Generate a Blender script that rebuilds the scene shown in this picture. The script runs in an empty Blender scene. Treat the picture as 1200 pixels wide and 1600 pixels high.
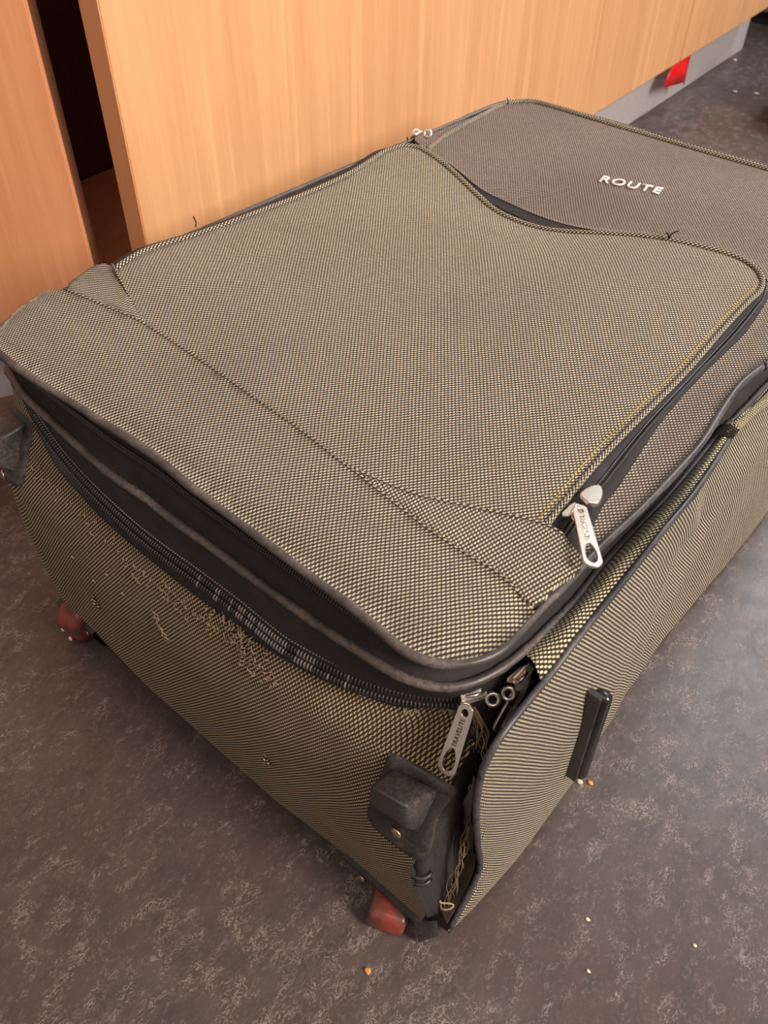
import bpy, bmesh, math, random
from mathutils import Vector, Matrix
from mathutils.geometry import delaunay_2d_cdt
from mathutils import noise as mnoise

S = bpy.context.scene
COL = S.collection
random.seed(7)
V = Vector
PI = math.pi

# ------------------------------------------------------------------ camera
cam_data = bpy.data.cameras.new('camera')
cam = bpy.data.objects.new('camera', cam_data)
COL.objects.link(cam)
cam_data.sensor_fit = 'VERTICAL'
cam_data.sensor_height = 36.0
cam_data.lens = 29.3305
cam_data.clip_start = .02
_r, _u, _f = V((0.75772046, 0.65248219, 0.01125552)), V((-0.4643013, 0.52690766, 0.71189368)), V((-0.45856733, 0.54464237, -0.70219705))
cam.matrix_world = Matrix(((_r.x, _u.x, -_f.x, .107605), (_r.y, _u.y, -_f.y, -.195961), (_r.z, _u.z, -_f.z, .637549), (0, 0, 0, 1)))
cam_data.dof.use_dof = True
cam_data.dof.focus_distance = .60
cam_data.dof.aperture_fstop = 13.0
S.camera = cam

# ------------------------------------------------------------------ light
world = bpy.data.worlds.new('world')
S.world = world
world.use_nodes = True
world.node_tree.nodes['Background'].inputs[0].default_value = (1.0, .86, .76, 1)
world.node_tree.nodes['Background'].inputs[1].default_value = .35

def area(name, loc, target, size, energy, color):
    d = bpy.data.lights.new(name, 'AREA')
    d.shape = 'RECTANGLE'; d.size, d.size_y = size
    d.energy = energy; d.color = color
    o = bpy.data.objects.new(name, d); COL.objects.link(o)
    o.location = loc
    o.rotation_euler = (V(target) - V(loc)).to_track_quat('-Z', 'Y').to_euler()
    return o
area('ceiling_lamp', (2.2, .25, 1.95), (-.3, .5, .2), (.8, 1.2), 112, (1.0, .88, .78))
area('ceiling_lamp_cool', (.05, 2.75, 2.35), (.1, .6, .0), (1.0, .8), 52, (.88, .94, 1.0))
area('warm_fill', (.5, -1.0, 2.7), (-.3, .2, .2), (1.1, 1.1), 13, (1.0, .74, .60))  # added warm fill, no lamp known to hang here

S.view_settings.view_transform = 'Standard'
S.view_settings.look = 'None'
S.view_settings.gamma = 1
S.view_settings.exposure = 0.0
S.view_settings.use_curve_mapping = False

# ------------------------------------------------------------------ shape of the soft case (metres; near bottom corner at the origin)
def lerp_tab(t, tab):
    if t <= tab[0][0]: return tab[0][1]
    for i in range(len(tab) - 1):
        a, b = tab[i], tab[i + 1]
        if t <= b[0]:
            k = (t - a[0]) / (b[0] - a[0]); k = k * k * (3 - 2 * k)
            return a[1] + (b[1] - a[1]) * k
    return tab[-1][1]
def gauss(x, y, cx, cy, sx, sy):
    return math.exp(-((x - cx) / sx) ** 2 - ((y - cy) / sy) ** 2)
LIFT = [(0.02, 0), (0.05, .005), (.08, .010), (.13, .014), (.2, .010), (.33, .004), (.45, .008), (.49, .005), (.54, 0)]
def top_z(x, y):                       # the soft front of the case, lying face up
    z = .3045
    z += lerp_tab(y, LIFT) * math.exp(-((x + .44) / .10) ** 2)
    u = min(max((x + .44) / .44, 0), 1); v = min(max(y / .68, 0), 1)
    z += .009 * math.sin(math.pi * u) ** .8 * math.sin(math.pi * v) ** .8
    z -= .020 * gauss(x, y, -.255, .452, .085, .075)
    z -= .006 * gauss(x, y, -.30, .40, .10, .06)
    z += .004 * gauss(x, y, -.12, .36, .09, .12)
    return z
def pocket_z(x, y):                    # the padded pocket on top of it
    return top_z(x, y) + .006
END = [(0.0, -.003), (.015, -.010), (.05, -.0165), (.10, -.0205), (.15, -.0212), (.183, -.0195), (.196, -.0178), (.207, -.0138), (.225, -.0050), (.24, -.000), (.30, .004)]
CORNER = [(-.15, 0), (-.132, .001), (-.103, .006), (-.077, .013), (-.054, .021), (-.034, .033), (-.020, .039), (0, .05)]
def end_y(x, z):                       # the wheel end of the case
    y = lerp_tab(z, END) - .005 * lerp_tab(z, [(.0, .3), (.02, 1), (.16, 1), (.2, 0)]) * lerp_tab(x, [(-.40, 0), (-.30, 1), (-.16, 1), (-.08, 0)])
    y += lerp_tab(z, [(.12, 0), (.195, .45), (.217, 1.)]) * lerp_tab(x, CORNER)
    y += lerp_tab(z, [(.222, 0), (.255, 1)]) * lerp_tab(x, [(-.415, .0085), (-.39, .005), (-.35, .001), (-.30, 0)])
    return y
SIDE = [(-.02, .014), (0, .016), (.08, .021), (.15, .020), (.21, .014), (.26, .008), (.34, .003), (.40, .007), (.46, .010), (.52, .011), (.68, .008)]
EDGE_Y = [(0, -.006), (.025, -.002), (.057, .018), (.081, .024), (.142, .011), (.195, .002), (.235, 0), (.28, -.02)]
def side_x(y, z):                      # the long side of the case
    b = lerp_tab(y, SIDE)
    g = lerp_tab(z, [(0, .35), (.02, .8), (.05, 1), (.16, 1.1), (.24, .6), (.28, 0)])
    x = .010 + (b - .010) * g
    k = min(1, max(0, (y - lerp_tab(z, EDGE_Y)) / .035)); k = math.sqrt(k * (2 - k))
    x = .0105 + (x - .0105) * k
    if y > .21: x -= .013 * lerp_tab(y, [(.21, 0), (.305, 1)]) * lerp_tab(z, [(.19, 0), (.262, 1)])
    if z < .03: x -= .006 * (1 - z / .03) ** 2
    x += .0065 * math.exp(-(((y - .255) * .8 + (z - .23) * .6) / .016) ** 2) * gauss(y, z, .26, .23, .07, .06)
    x -= .009 * gauss(y, z, .285, .185, .035, .03)
    x += .004 * math.exp(-(((y - .30) * .55 - (z - .14) * .8) / .012) ** 2) * gauss(y, z, .30, .14, .08, .06)
    return x

CURVES = {
    'rim_top': [[-0.4125,0.004,0.305],[-0.3814,0.0029,0.305],[-0.3154,0.0049,0.305],[-0.2518,0.007,0.305],[-0.2071,0.0036,0.305],[-0.1507,0.0017,0.305],[-0.1085,0.0002,0.305],[-0.069,-0.0014,0.305],[-0.0373,-0.0044,0.305],[-0.0275,-0.0018,0.305],[-0.0182,0.0029,0.305],[-0.0113,0.0104,0.305],[-0.0046,0.0232,0.305],[-0.0033,0.035,0.305],[-0.0038,0.0568,0.305],[-0.0032,0.0945,0.305],[-0.0029,0.1227,0.305],[-0.0007,0.1599,0.305],[-0.0001,0.2122,0.305],[-0.0012,0.2434,0.305],[-0.0066,0.286,0.305],[-0.0088,0.3183,0.305],[-0.0049,0.3522,0.305]],
    'rim_low': [[-0.448,0.0186,0.268],[-0.4104,0.0091,0.268],[-0.3732,0.005,0.268],[-0.3403,0.002,0.268],[-0.303,-0.0012,0.268],[-0.2766,-0.0013,0.268],[-0.2581,-0.0003,0.268],[-0.233,-0.0014,0.268],[-0.1986,-0.0011,0.268],[-0.175,-0.0012,0.268],[-0.1526,-0.0014,0.268],[-0.1305,-0.0012,0.268],[-0.0997,-0.0008,0.268],[-0.0715,0.001,0.268],[-0.0537,0.0019,0.268],[-0.0382,0.0054,0.268],[-0.0257,0.0121,0.268],[-0.0209,0.0168,0.268],[-0.0168,0.023,0.268],[-0.0106,0.0385,0.268],[-0.0071,0.0586,0.268],[-0.0058,0.0827,0.268],[-0.0047,0.1092,0.268],[-0.0066,0.136,0.268],[-0.0064,0.1877,0.268],[-0.0055,0.2138,0.268],[-0.0059,0.2451,0.268],[-0.0072,0.2795,0.268],[-0.0085,0.3097,0.268],[-0.0072,0.3313,0.268]],
    'coil': [[-0.3907,0.0045,0.262],[-0.3742,0.0016,0.255],[-0.3501,-0.0015,0.246],[-0.3152,-0.004,0.239],[-0.271,-0.006,0.235],[-0.2363,-0.0061,0.234],[-0.2011,-0.0052,0.234],[-0.1679,-0.005,0.234],[-0.1529,-0.0056,0.234],[-0.129,-0.0063,0.234],[-0.1092,-0.0042,0.234],[-0.0822,0.0011,0.234],[-0.0593,0.0092,0.234],[-0.0392,0.0206,0.234],[-0.0248,0.0338,0.234],[-0.0194,0.0441,0.234],[-0.0161,0.0601,0.234],[-0.0132,0.0721,0.234]],
    'tape_low': [[-0.4132,0.0116,0.264],[-0.3855,0.0025,0.253],[-0.3679,-0.0033,0.246],[-0.351,-0.0069,0.24],[-0.3304,-0.0075,0.232],[-0.3049,-0.0078,0.223],[-0.2642,-0.0074,0.2175],[-0.2145,-0.0073,0.216],[-0.1802,-0.0068,0.216],[-0.1542,-0.0067,0.216],[-0.1323,-0.0049,0.216],[-0.1034,0.0,0.216],[-0.0774,0.0071,0.217],[-0.0537,0.0151,0.219],[-0.0341,0.0272,0.225],[-0.0212,0.0326,0.228],[-0.01,0.0437,0.235],[-0.0005,0.0533,0.243],[0.0033,0.0604,0.25]],
    'side_edge': [[-0.002,0.3124,0.2676],[0.002,0.2898,0.2723],[0.009,0.2262,0.2795],[0.011,0.1744,0.2828],[0.011,0.1272,0.2755],[0.011,0.0814,0.27],[0.011,0.0619,0.2643],[0.011,0.0476,0.2641],[0.011,0.0347,0.2629],[0.011,0.0188,0.261],[0.011,0.0061,0.2537],[0.011,-0.0004,0.235],[0.011,0.0023,0.1947],[0.011,0.0114,0.1425],[0.011,0.0237,0.0806],[0.011,0.0179,0.0565],[0.011,-0.0023,0.0251]],
    'hem_far': [[-0.005,0.33,0.2629],[-0.006,0.3661,0.2555],[-0.006,0.4035,0.2465]],
    'upper_edge': [[-0.4063,0.4728,0.3112],[-0.4242,0.5299,0.306],[-0.4315,0.5968,0.3049],[-0.434,0.6492,0.3047],[-0.4173,0.676,0.3046],[-0.3846,0.6785,0.3046],[-0.318,0.6758,0.3048],[-0.2054,0.6732,0.3051],[-0.1386,0.6744,0.3049]],
    'pocket_edge': [[-0.4187,0.1102,0.3237],[-0.4206,0.1238,0.325],[-0.4235,0.1466,0.3247],[-0.4194,0.1929,0.3218],[-0.4159,0.2376,0.3208],[-0.4167,0.3079,0.3167],[-0.4175,0.3667,0.316],[-0.4227,0.4131,0.3174],[-0.4243,0.4321,0.3182],[-0.4191,0.4501,0.3187],[-0.4094,0.458,0.3184],[-0.3964,0.4568,0.3178],[-0.3629,0.4494,0.3137],[-0.3237,0.4384,0.3052],[-0.292,0.4308,0.2991],[-0.2568,0.4309,0.2969],[-0.2251,0.4328,0.3005],[-0.1831,0.4393,0.3096],[-0.1443,0.4478,0.3159],[-0.1059,0.4558,0.3175],[-0.08,0.4596,0.3167],[-0.0611,0.4535,0.3158],[-0.0487,0.4392,0.3153],[-0.0438,0.4204,0.3153],[-0.0441,0.4046,0.3156],[-0.042,0.3533,0.3158],[-0.0383,0.2837,0.3147],[-0.0378,0.2138,0.3136],[-0.0365,0.168,0.3129],[-0.0312,0.1069,0.312]],
    'tape_top': [[-0.4063,0.4728,0.3112],[-0.3711,0.4657,0.309],[-0.3292,0.4568,0.3013],[-0.2948,0.4615,0.2945],[-0.2603,0.4639,0.2914],[-0.2191,0.4621,0.2955],[-0.1932,0.4603,0.301],[-0.1659,0.4649,0.3065],[-0.1335,0.4699,0.3102],[-0.1123,0.4735,0.3109],[-0.0831,0.4776,0.3102],[-0.0622,0.4713,0.3094],[-0.0491,0.454,0.309]],
    'tape_right': [[-0.0378,0.426,0.3087],[-0.0316,0.3753,0.3087],[-0.0311,0.3312,0.3086],[-0.0317,0.3054,0.3084],[-0.0287,0.2383,0.3073],[-0.0194,0.1686,0.306],[-0.0181,0.1485,0.3058],[-0.0084,0.1064,0.305]],
    'pocket_coil': [[-0.0393,0.4046,0.3131],[-0.0371,0.371,0.3132],[-0.0344,0.3417,0.313],[-0.0313,0.2712,0.312],[-0.0275,0.2067,0.3108],[-0.0265,0.1541,0.3103],[-0.0229,0.112,0.3097]],
    'pleat_low': [[-0.4257,0.0713,0.3199],[-0.4016,0.0743,0.3201],[-0.377,0.0784,0.3192],[-0.3494,0.0826,0.3176],[-0.2981,0.082,0.3154],[-0.2307,0.0776,0.3145],[-0.1812,0.0735,0.3141],[-0.1441,0.0688,0.3136],[-0.1356,0.0683,0.3135]],
    'gus_r_top': [[-0.1441,0.0688,0.3136],[-0.1158,0.0735,0.3134],[-0.0953,0.0785,0.3132],[-0.0708,0.0895,0.3129],[-0.0489,0.0999,0.3125],[-0.0312,0.1069,0.312],[-0.0201,0.1069,0.3116],[-0.0014,0.0961,0.3106]],
    'gus_r_low': [[-0.1356,0.0683,0.3135],[-0.0865,0.062,0.3126],[-0.0491,0.0605,0.3119],[-0.0321,0.061,0.3115],[-0.006,0.0564,0.3107]],
    'gus_l': [[-0.4257,0.0713,0.3199],[-0.4301,0.1116,0.3238],[-0.4245,0.1123,0.3239],[-0.3869,0.0974,0.321],[-0.3494,0.0826,0.3176]],
    'gus_l_seam': [[-0.4257,0.0713,0.3199],[-0.4016,0.0743,0.3201],[-0.377,0.0784,0.3192],[-0.3494,0.0826,0.3176]],
    'text': [[-0.2484,0.5363,0.3049],[-0.1891,0.5426,0.308],[-0.2499,0.5482,0.3063],[-0.1895,0.5557,0.3084]],
    'slider': [[-0.0247,0.1294,0.3119],[-0.0241,0.1416,0.312],[-0.0233,0.1287,0.3119],[0.004,0.0974,0.3105]],
    'end_right': [[-0.0218,0.0338,0.226],[-0.0187,0.0269,0.2091],[-0.0106,0.0098,0.2129],[-0.0087,0.0024,0.1929],[-0.0083,-0.0073,0.1646],[-0.0101,-0.0157,0.1459],[-0.0129,-0.0199,0.1309],[-0.0133,-0.0205,0.1075],[-0.0087,-0.02,0.0886],[-0.0052,-0.0178,0.0689],[-0.002,-0.0165,0.0529]],
    'crease': [[-0.3933,-0.0078,0.2182],[-0.3372,-0.0124,0.2116],[-0.2912,-0.0137,0.208],[-0.2665,-0.0152,0.2027],[-0.2339,-0.0142,0.2049],[-0.1855,-0.0137,0.2083],[-0.1622,-0.0145,0.204],[-0.1427,-0.0149,0.2028],[-0.1293,-0.014,0.2037]],
    'foot': [[-0.0457,-0.0036,0.1996],[-0.0072,0.0037,0.1967],[-0.005,0.0028,0.1895],[-0.0087,-0.0049,0.1701],[-0.0073,-0.0175,0.1399],[-0.04,-0.0195,0.1359],[-0.0494,-0.0184,0.1456],[-0.0474,-0.0103,0.1775]],
    'rivet': [[-0.027,-0.02,0.1485],[-0.0488,-0.0212,0.0635],[-0.0126,-0.0222,0.0724],[-0.4221,-0.0186,0.2038],[-0.4269,-0.0232,0.0808]],
    'nicks': [[-0.3254,-0.0262,0.1321],[-0.1376,-0.0256,0.1121],[-0.2811,-0.0238,0.1764],[-0.3455,-0.0237,0.1683],[-0.2995,-0.0226,0.1822],[-0.3171,-0.0259,0.1646]],
    'fray': [[-0.1677,-0.0141,0.2102],[-0.156,-0.0139,0.2105],[-0.2427,-0.0227,0.1817],[-0.2343,-0.0253,0.1699],[-0.1845,-0.0143,0.2097],[-0.1421,-0.0153,0.2039]],
    'runner': [[0.032,0.1059,0.2098],[0.036,0.1123,0.1994],[0.036,0.1232,0.0876],[0.032,0.109,0.103]],
    'foot_box': [[-0.0412,-0.0076,0.1944],[-0.0115,-0.0013,0.1955],[-0.0387,-0.0316,0.2097],[-0.0149,-0.0273,0.2094],[-0.0415,-0.0296,0.1889],[-0.0168,-0.0233,0.1722],[-0.0138,-0.0142,0.1562],[-0.0441,-0.0186,0.1514]],
    'pull_b': [[-0.0171,0.03,0.238],[-0.0006,-0.0085,0.2476],[-0.0145,0.0155,0.1976]],
    'hairs': [[-0.45,0.2117,0.3207],[-0.45,0.2127,0.3113],[-0.43,0.469,0.3199],[-0.43,0.4685,0.3107],[-0.43,0.6441,0.3143],[-0.43,0.6469,0.3068]],
    'pull_c': [[-0.0051,0.0603,0.242],[0.0046,0.0194,0.2513],[-0.0088,0.0474,0.2011]],
    'pull_a': [[-0.022,0.1252,0.3138],[0.0058,0.0925,0.316],[-0.0076,0.1305,0.2736]],
    'slider_b': [[-0.0257,0.0323,0.24],[-0.0207,0.04,0.24],[-0.0127,0.0415,0.238]],
    'slider_c': [[-0.0091,0.0495,0.24],[-0.0064,0.0658,0.246],[-0.0082,0.0499,0.238]],
    'tuft': [[-0.0159,0.0316,0.236],[-0.011,0.0322,0.228],[-0.0093,0.0345,0.21],[-0.0105,0.0349,0.19]],
    'threads': [[0.004,0.0058,0.2116],[0.004,0.0131,0.1739],[0.004,0.0144,0.138],[0.004,0.0122,0.1045],[0.004,0.009,0.0748],[0.004,0.0073,0.0336],[0.004,0.0033,0.0301]],
    'crumbs': [[-0.019,-0.055,0.0],[0.0178,0.1651,0.0],[0.0252,0.17,0.0],[0.0791,0.0757,0.0],[0.0974,0.0459,0.0],[0.1463,0.1104,0.0],[-0.6905,2.0565,0.0],[-0.5929,1.8375,0.0],[-0.5523,1.858,0.0]],
    'far_slider': [[-0.4114,0.4622,0.3222],[-0.4175,0.4798,0.3207],[-0.4108,0.4817,0.3206]],
    'loose': [[-0.1332,0.4468,0.32],[-0.131,0.4452,0.3252],[-0.1276,0.4486,0.3272],[-0.1368,0.4468,0.3227]],
}

P3 = {k: [V(p) for p in v] for k, v in CURVES.items()}

# ------------------------------------------------------------------ material helpers
def mat(name):
    m = bpy.data.materials.new(name); m.use_nodes = True
    nt = m.node_tree
    return m, nt, nt.nodes['Principled BSDF']
def N(nt, typ, **kw):
    n = nt.nodes.new(typ)
    for k, v in kw.items(): setattr(n, k, v)
    return n
def M(nt, op, a, b=None, c=None):
    n = nt.nodes.new('ShaderNodeMath'); n.operation = op
    for i, x in enumerate((a, b, c)):
        if x is None: continue
        if isinstance(x, (int, float)): n.inputs[i].default_value = x
        else: nt.links.new(x, n.inputs[i])
    return n.outputs[0]
def sstep(nt, x, lo, hi):
    n = nt.nodes.new('ShaderNodeMapRange'); n.interpolation_type = 'SMOOTHSTEP'
    nt.links.new(x, n.inputs[0]); n.inputs[1].default_value = lo; n.inputs[2].default_value = hi
    return n.outputs[0]
def mixc(nt, fac, a, b, blend='MIX'):
    n = nt.nodes.new('ShaderNodeMix'); n.data_type = 'RGBA'; n.blend_type = blend
    for sock, x in ((n.inputs[0], fac), (n.inputs[6], a), (n.inputs[7], b)):
        if isinstance(x, (int, float)): sock.default_value = x
        elif isinstance(x, tuple): sock.default_value = (*x, 1) if len(x) == 3 else x
        else: nt.links.new(x, sock)
    return n.outputs[2]
def noise(nt, vec, scale, detail=4, rough=.55, dist=0):
    n = nt.nodes.new('ShaderNodeTexNoise'); nt.links.new(vec, n.inputs['Vector'])
    n.inputs['Scale'].default_value = scale; n.inputs['Detail'].default_value = detail
    n.inputs['Roughness'].default_value = rough; n.inputs['Distortion'].default_value = dist
    return n.outputs[0]
def bump(nt, h, strength, dist, bsdf):
    b = nt.nodes.new('ShaderNodeBump'); b.inputs['Strength'].default_value = strength; b.inputs['Distance'].default_value = dist
    nt.links.new(h, b.inputs['Height']); nt.links.new(b.outputs[0], bsdf.inputs['Normal'])
def objvec(nt):
    return nt.nodes.new('ShaderNodeTexCoord').outputs['Object']

def weave_material(name, yarn, ground, worn=0.0):
    """Two tone basket weave: light floats 2.5 mm long, staggered in columns 1.45 mm apart, on a dark ground."""
    m, nt, b = mat(name)
    uv = N(nt, 'ShaderNodeUVMap'); uv.uv_map = 'UVMap'
    sep = N(nt, 'ShaderNodeSeparateXYZ'); nt.links.new(uv.outputs[0], sep.inputs[0])
    obj = objvec(nt)
    wob = noise(nt, obj, 26, 2)
    U = M(nt, 'ADD', M(nt, 'DIVIDE', sep.outputs[0], .00145), M(nt, 'MULTIPLY', wob, 1.2))
    cu = M(nt, 'FLOOR', U); fu = M(nt, 'SUBTRACT', M(nt, 'SUBTRACT', U, cu), .5)
    par = M(nt, 'MULTIPLY', M(nt, 'FLOORED_MODULO', cu, 2), .5)
    W = M(nt, 'ADD', M(nt, 'DIVIDE', sep.outputs[1], .0037), par)
    cv = M(nt, 'FLOOR', W); fv = M(nt, 'SUBTRACT', M(nt, 'SUBTRACT', W, cv), .5)
    pm = M(nt, 'ADD', M(nt, 'MULTIPLY', fu, 1.45 * .30), M(nt, 'MULTIPLY', fv, 3.7 * .95))     # along the float (mm)
    qm = M(nt, 'SUBTRACT', M(nt, 'MULTIPLY', fu, 1.45 * .95), M(nt, 'MULTIPLY', fv, 3.7 * .30))   # across it
    d = M(nt, 'SQRT', M(nt, 'ADD', M(nt, 'POWER', M(nt, 'ABSOLUTE', M(nt, 'DIVIDE', pm, 1.16)), 2), M(nt, 'POWER', M(nt, 'ABSOLUTE', M(nt, 'DIVIDE', qm, .58)), 2)))
    mask = sstep(nt, d, 1.10, .72)
    cell = N(nt, 'ShaderNodeCombineXYZ'); nt.links.new(cu, cell.inputs[0]); nt.links.new(cv, cell.inputs[1])
    wn = N(nt, 'ShaderNodeTexWhiteNoise'); nt.links.new(cell.outputs[0], wn.inputs['Vector'])
    jit = M(nt, 'ADD', .88, M(nt, 'MULTIPLY', wn.outputs[0], .2))
    dirt = sstep(nt, noise(nt, obj, 9, 6, .65), .30, .62)
    fuzz = noise(nt, obj, 900, 2)
    yc = mixc(nt, 1.0, mixc(nt, dirt, tuple(c * .86 for c in yarn), yarn), jit, 'MULTIPLY')
    gc = mixc(nt, fuzz, tuple(c * .6 for c in ground), tuple(c * 1.5 for c in ground))
    col = mixc(nt, mask, gc, yc)
    if worn:
        w = sstep(nt, noise(nt, obj, 60, 6, .7), .60, .75)
        col = mixc(nt, M(nt, 'MULTIPLY', w, worn), col, (.42, .34, .25))
    nt.links.new(col, b.inputs['Base Color'])
    b.inputs['Roughness'].default_value = .85
    b.inputs['Specular IOR Level'].default_value = .25
    b.inputs['Sheen Weight'].default_value = .06
    bump(nt, M(nt, 'ADD', mask, M(nt, 'MULTIPLY', fuzz, .3)), .5, .0004, b)
    return m

FAB = weave_material('woven_fabric', (.62, .55, .41), (.034, .027, .018))
FAB_PANEL = weave_material('woven_fabric_darker', (.44, .37, .30), (.036, .028, .022))
FAB_END = weave_material('woven_fabric_worn_warm_lit', (.54, .405, .245), (.028, .019, .011), worn=.06)  # yarn colour carries the warm, dimmer light on the wheel end, plus slight wear
FAB_HINGE = weave_material('woven_fabric_bright', (.74, .64, .41), (.028, .023, .016))

def soft_black(name, col, rough=.8, spec=.3, scale=900, rel=.0003):
    m, nt, b = mat(name)
    uv = N(nt, 'ShaderNodeUVMap'); uv.uv_map = 'UVMap'
    sep = N(nt, 'ShaderNodeSeparateXYZ'); nt.links.new(uv.outputs[0], sep.inputs[0])
    zig = M(nt, 'PINGPONG', M(nt, 'MULTIPLY', sep.outputs[1], 500), 1)
    her = M(nt, 'SINE', M(nt, 'MULTIPLY', M(nt, 'ADD', M(nt, 'MULTIPLY', sep.outputs[0], 700), zig), 6.283))
    obj = objvec(nt)
    dust = sstep(nt, noise(nt, obj, 55, 7, .7), .50, .78)
    c = mixc(nt, M(nt, 'MULTIPLY', dust, .35), col, tuple(x * 2.6 + .012 for x in col))
    nt.links.new(c, b.inputs['Base Color'])
    b.inputs['Roughness'].default_value = rough; b.inputs['Specular IOR Level'].default_value = spec
    bump(nt, M(nt, 'ADD', M(nt, 'MULTIPLY', her, .4), noise(nt, obj, scale, 3)), .35, rel, b)
    return m
TAPE = soft_black('zipper_tape', (.032, .028, .029))
LINING = soft_black('torn_lining', (.034, .030, .031), .42, .5, 160, .002)

def vinyl(name, col, scuff, amount, rough=.38):
    m, nt, b = mat(name)
    obj = objvec(nt)
    n = sstep(nt, noise(nt, obj, 17, 6, .62, .3), .34, .66)
    n2 = sstep(nt, noise(nt, obj, 420, 6, .75), .25, .70)
    fac = M(nt, 'MULTIPLY', M(nt, 'MULTIPLY', n, n2), amount)
    nt.links.new(mixc(nt, fac, col, scuff), b.inputs['Base Color'])
    r = M(nt, 'ADD', rough, M(nt, 'MULTIPLY', fac, .4)); nt.links.new(r, b.inputs['Roughness'])
    bump(nt, noise(nt, obj, 420, 4), .25, .0005, b)
    return m
PIPE = vinyl('black_piping', (.050, .043, .041), (.24, .19, .165), .85, .36)
PIPE_SIDE = vinyl('black_piping_side', (.035, .034, .038), (.2, .18, .18), .5, .34)
PLASTIC = vinyl('scuffed_black_plastic', (.020, .017, .017), (.15, .125, .11), .70, .34)
RUNNER = vinyl('glossy_black_plastic', (.012, .010, .010), (.06, .05, .05), .3, .24)

def plain(name, col, rough=.5, metal=0.0, spec=.5):
    m, nt, b = mat(name)
    obj = objvec(nt)
    f = noise(nt, obj, 130, 5)
    nt.links.new(mixc(nt, f, tuple(c * .8 for c in col), tuple(min(1, c * 1.15) for c in col)), b.inputs['Base Color'])
    b.inputs['Roughness'].default_value = rough; b.inputs['Metallic'].default_value = metal
    b.inputs['Specular IOR Level'].default_value = spec
    return m
BROWNCLOTH = vinyl('frayed_brown_cloth', (.045, .033, .024), (.16, .12, .085), .8, .8)
TOOTH = plain('nylon_teeth', (.05, .046, .046), .35)
TOOTH_WORN = plain('worn_nylon_teeth', (.25, .215, .20), .40)
METAL = plain('nickel', (.90, .80, .72), .30, 1.0)
RIVET = plain('brass_rivet', (.75, .58, .42), .35, 1.0)
ENGRAVE = plain('engraved_letters', (.25, .17, .12), .5, 1.0)
EMBOSS = plain('embossed_letters', (.92, .86, .80), .25, 1.0)
LETTER = plain('white_letters', (.86, .84, .78), .5)
THREAD = plain('cream_thread', (.42, .315, .205), .9, 0, .2)
THREAD_DARK = plain('brown_thread', (.20, .14, .09), .9, 0, .2)
THREAD_BLACK = plain('black_thread', (.02, .016, .012), .9, 0, .2)
STITCH = plain('ochre_stitch', (.45, .33, .10), .9, 0, .2)
LAMINATE = plain('grey_laminate', (.60, .56, .57), .30)
GREYBOX = plain('grey_enamel', (.12, .11, .115), .45)
DARKBOX = plain('black_plinth', (.006, .006, .006), .6)
BAG = plain('dark_leather', (.018, .012, .007), .6)
CRUMB = plain('crumb', (.72, .62, .48), .8)
CRUMB_ORANGE = plain('crumb_orange', (.75, .34, .12), .8)

def red_plastic(name):
    m, nt, b = mat(name)
    obj = objvec(nt)
    f = sstep(nt, noise(nt, obj, 60, 5, .6), .38, .62)
    nt.links.new(mixc(nt, f, (.09, .048, .034), (.27, .05, .036)), b.inputs['Base Color'])
    b.inputs['Roughness'].default_value = .32
    b.inputs['Subsurface Weight'].default_value = .15
    b.inputs['Subsurface Radius'].default_value = (.006, .002, .001)
    return m
REDW = red_plastic('dirty_red_plastic')
REDSPOT = plain('bare_red_plastic', (.85, .10, .07), .35)
m, nt, b = mat('red_foil')
nt.links.new(mixc(nt, noise(nt, objvec(nt), 30, 3), (.75, .005, .012), (.9, .02, .02)), b.inputs['Base Color'])
b.inputs['Roughness'].default_value = .35
REDFOIL = m

def wood(name, light, dark, tilt=0):
    m, nt, b = mat(name)
    obj = objvec(nt)
    mp = N(nt, 'ShaderNodeMapping'); nt.links.new(obj, mp.inputs[0]); mp.inputs['Scale'].default_value = (1, 1, .045)
    broad = noise(nt, mp.outputs[0], 16, 4, .55, .5)
    fine = noise(nt, mp.outputs[0], 110, 5, .65, .3)
    mp2 = N(nt, 'ShaderNodeMapping'); nt.links.new(obj, mp2.inputs[0]); mp2.inputs['Scale'].default_value = (1, 1, .10)
    pore = sstep(nt, noise(nt, mp2.outputs[0], 420, 2, .5), .60, .74)
    f = M(nt, 'ADD', M(nt, 'MULTIPLY', sstep(nt, broad, .3, .7), .55), M(nt, 'MULTIPLY', sstep(nt, fine, .3, .7), .45))
    c = mixc(nt, f, dark, light)
    mp3 = N(nt, 'ShaderNodeMapping'); nt.links.new(obj, mp3.inputs[0]); mp3.inputs['Scale'].default_value = (1, 1, .03)
    c = mixc(nt, M(nt, 'MULTIPLY', sstep(nt, noise(nt, mp3.outputs[0], 62, 3, .6, .2),   .54, .68), .38), c, tuple(min(1, x * 1.22) for x in light))
    c = mixc(nt, M(nt, 'MULTIPLY', pore, .10), c, tuple(x * .55 for x in dark))
    nt.links.new(c, b.inputs['Base Color'])
    b.inputs['Roughness'].default_value = .42
    b.inputs['Specular IOR Level'].default_value = .4
    return m
BEECH = wood('beech_laminate', (.82, .455, .225), (.68, .335, .155))
BEECH_DIM = wood('beech_laminate_dim_lit', (.82, .38, .19), (.70, .29, .13))  # same beech, reddened in the colour for weaker light and orange bounce
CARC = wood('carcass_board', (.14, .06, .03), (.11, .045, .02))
EDGE = wood('edge_banding', (.84, .38, .17), (.76, .33, .14))
EDGE_SHADE = wood('shaded_edge_banding', (.24, .105, .06), (.20, .09, .05))  # banding darkened to paint in the shade on the turned-away edge

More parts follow.
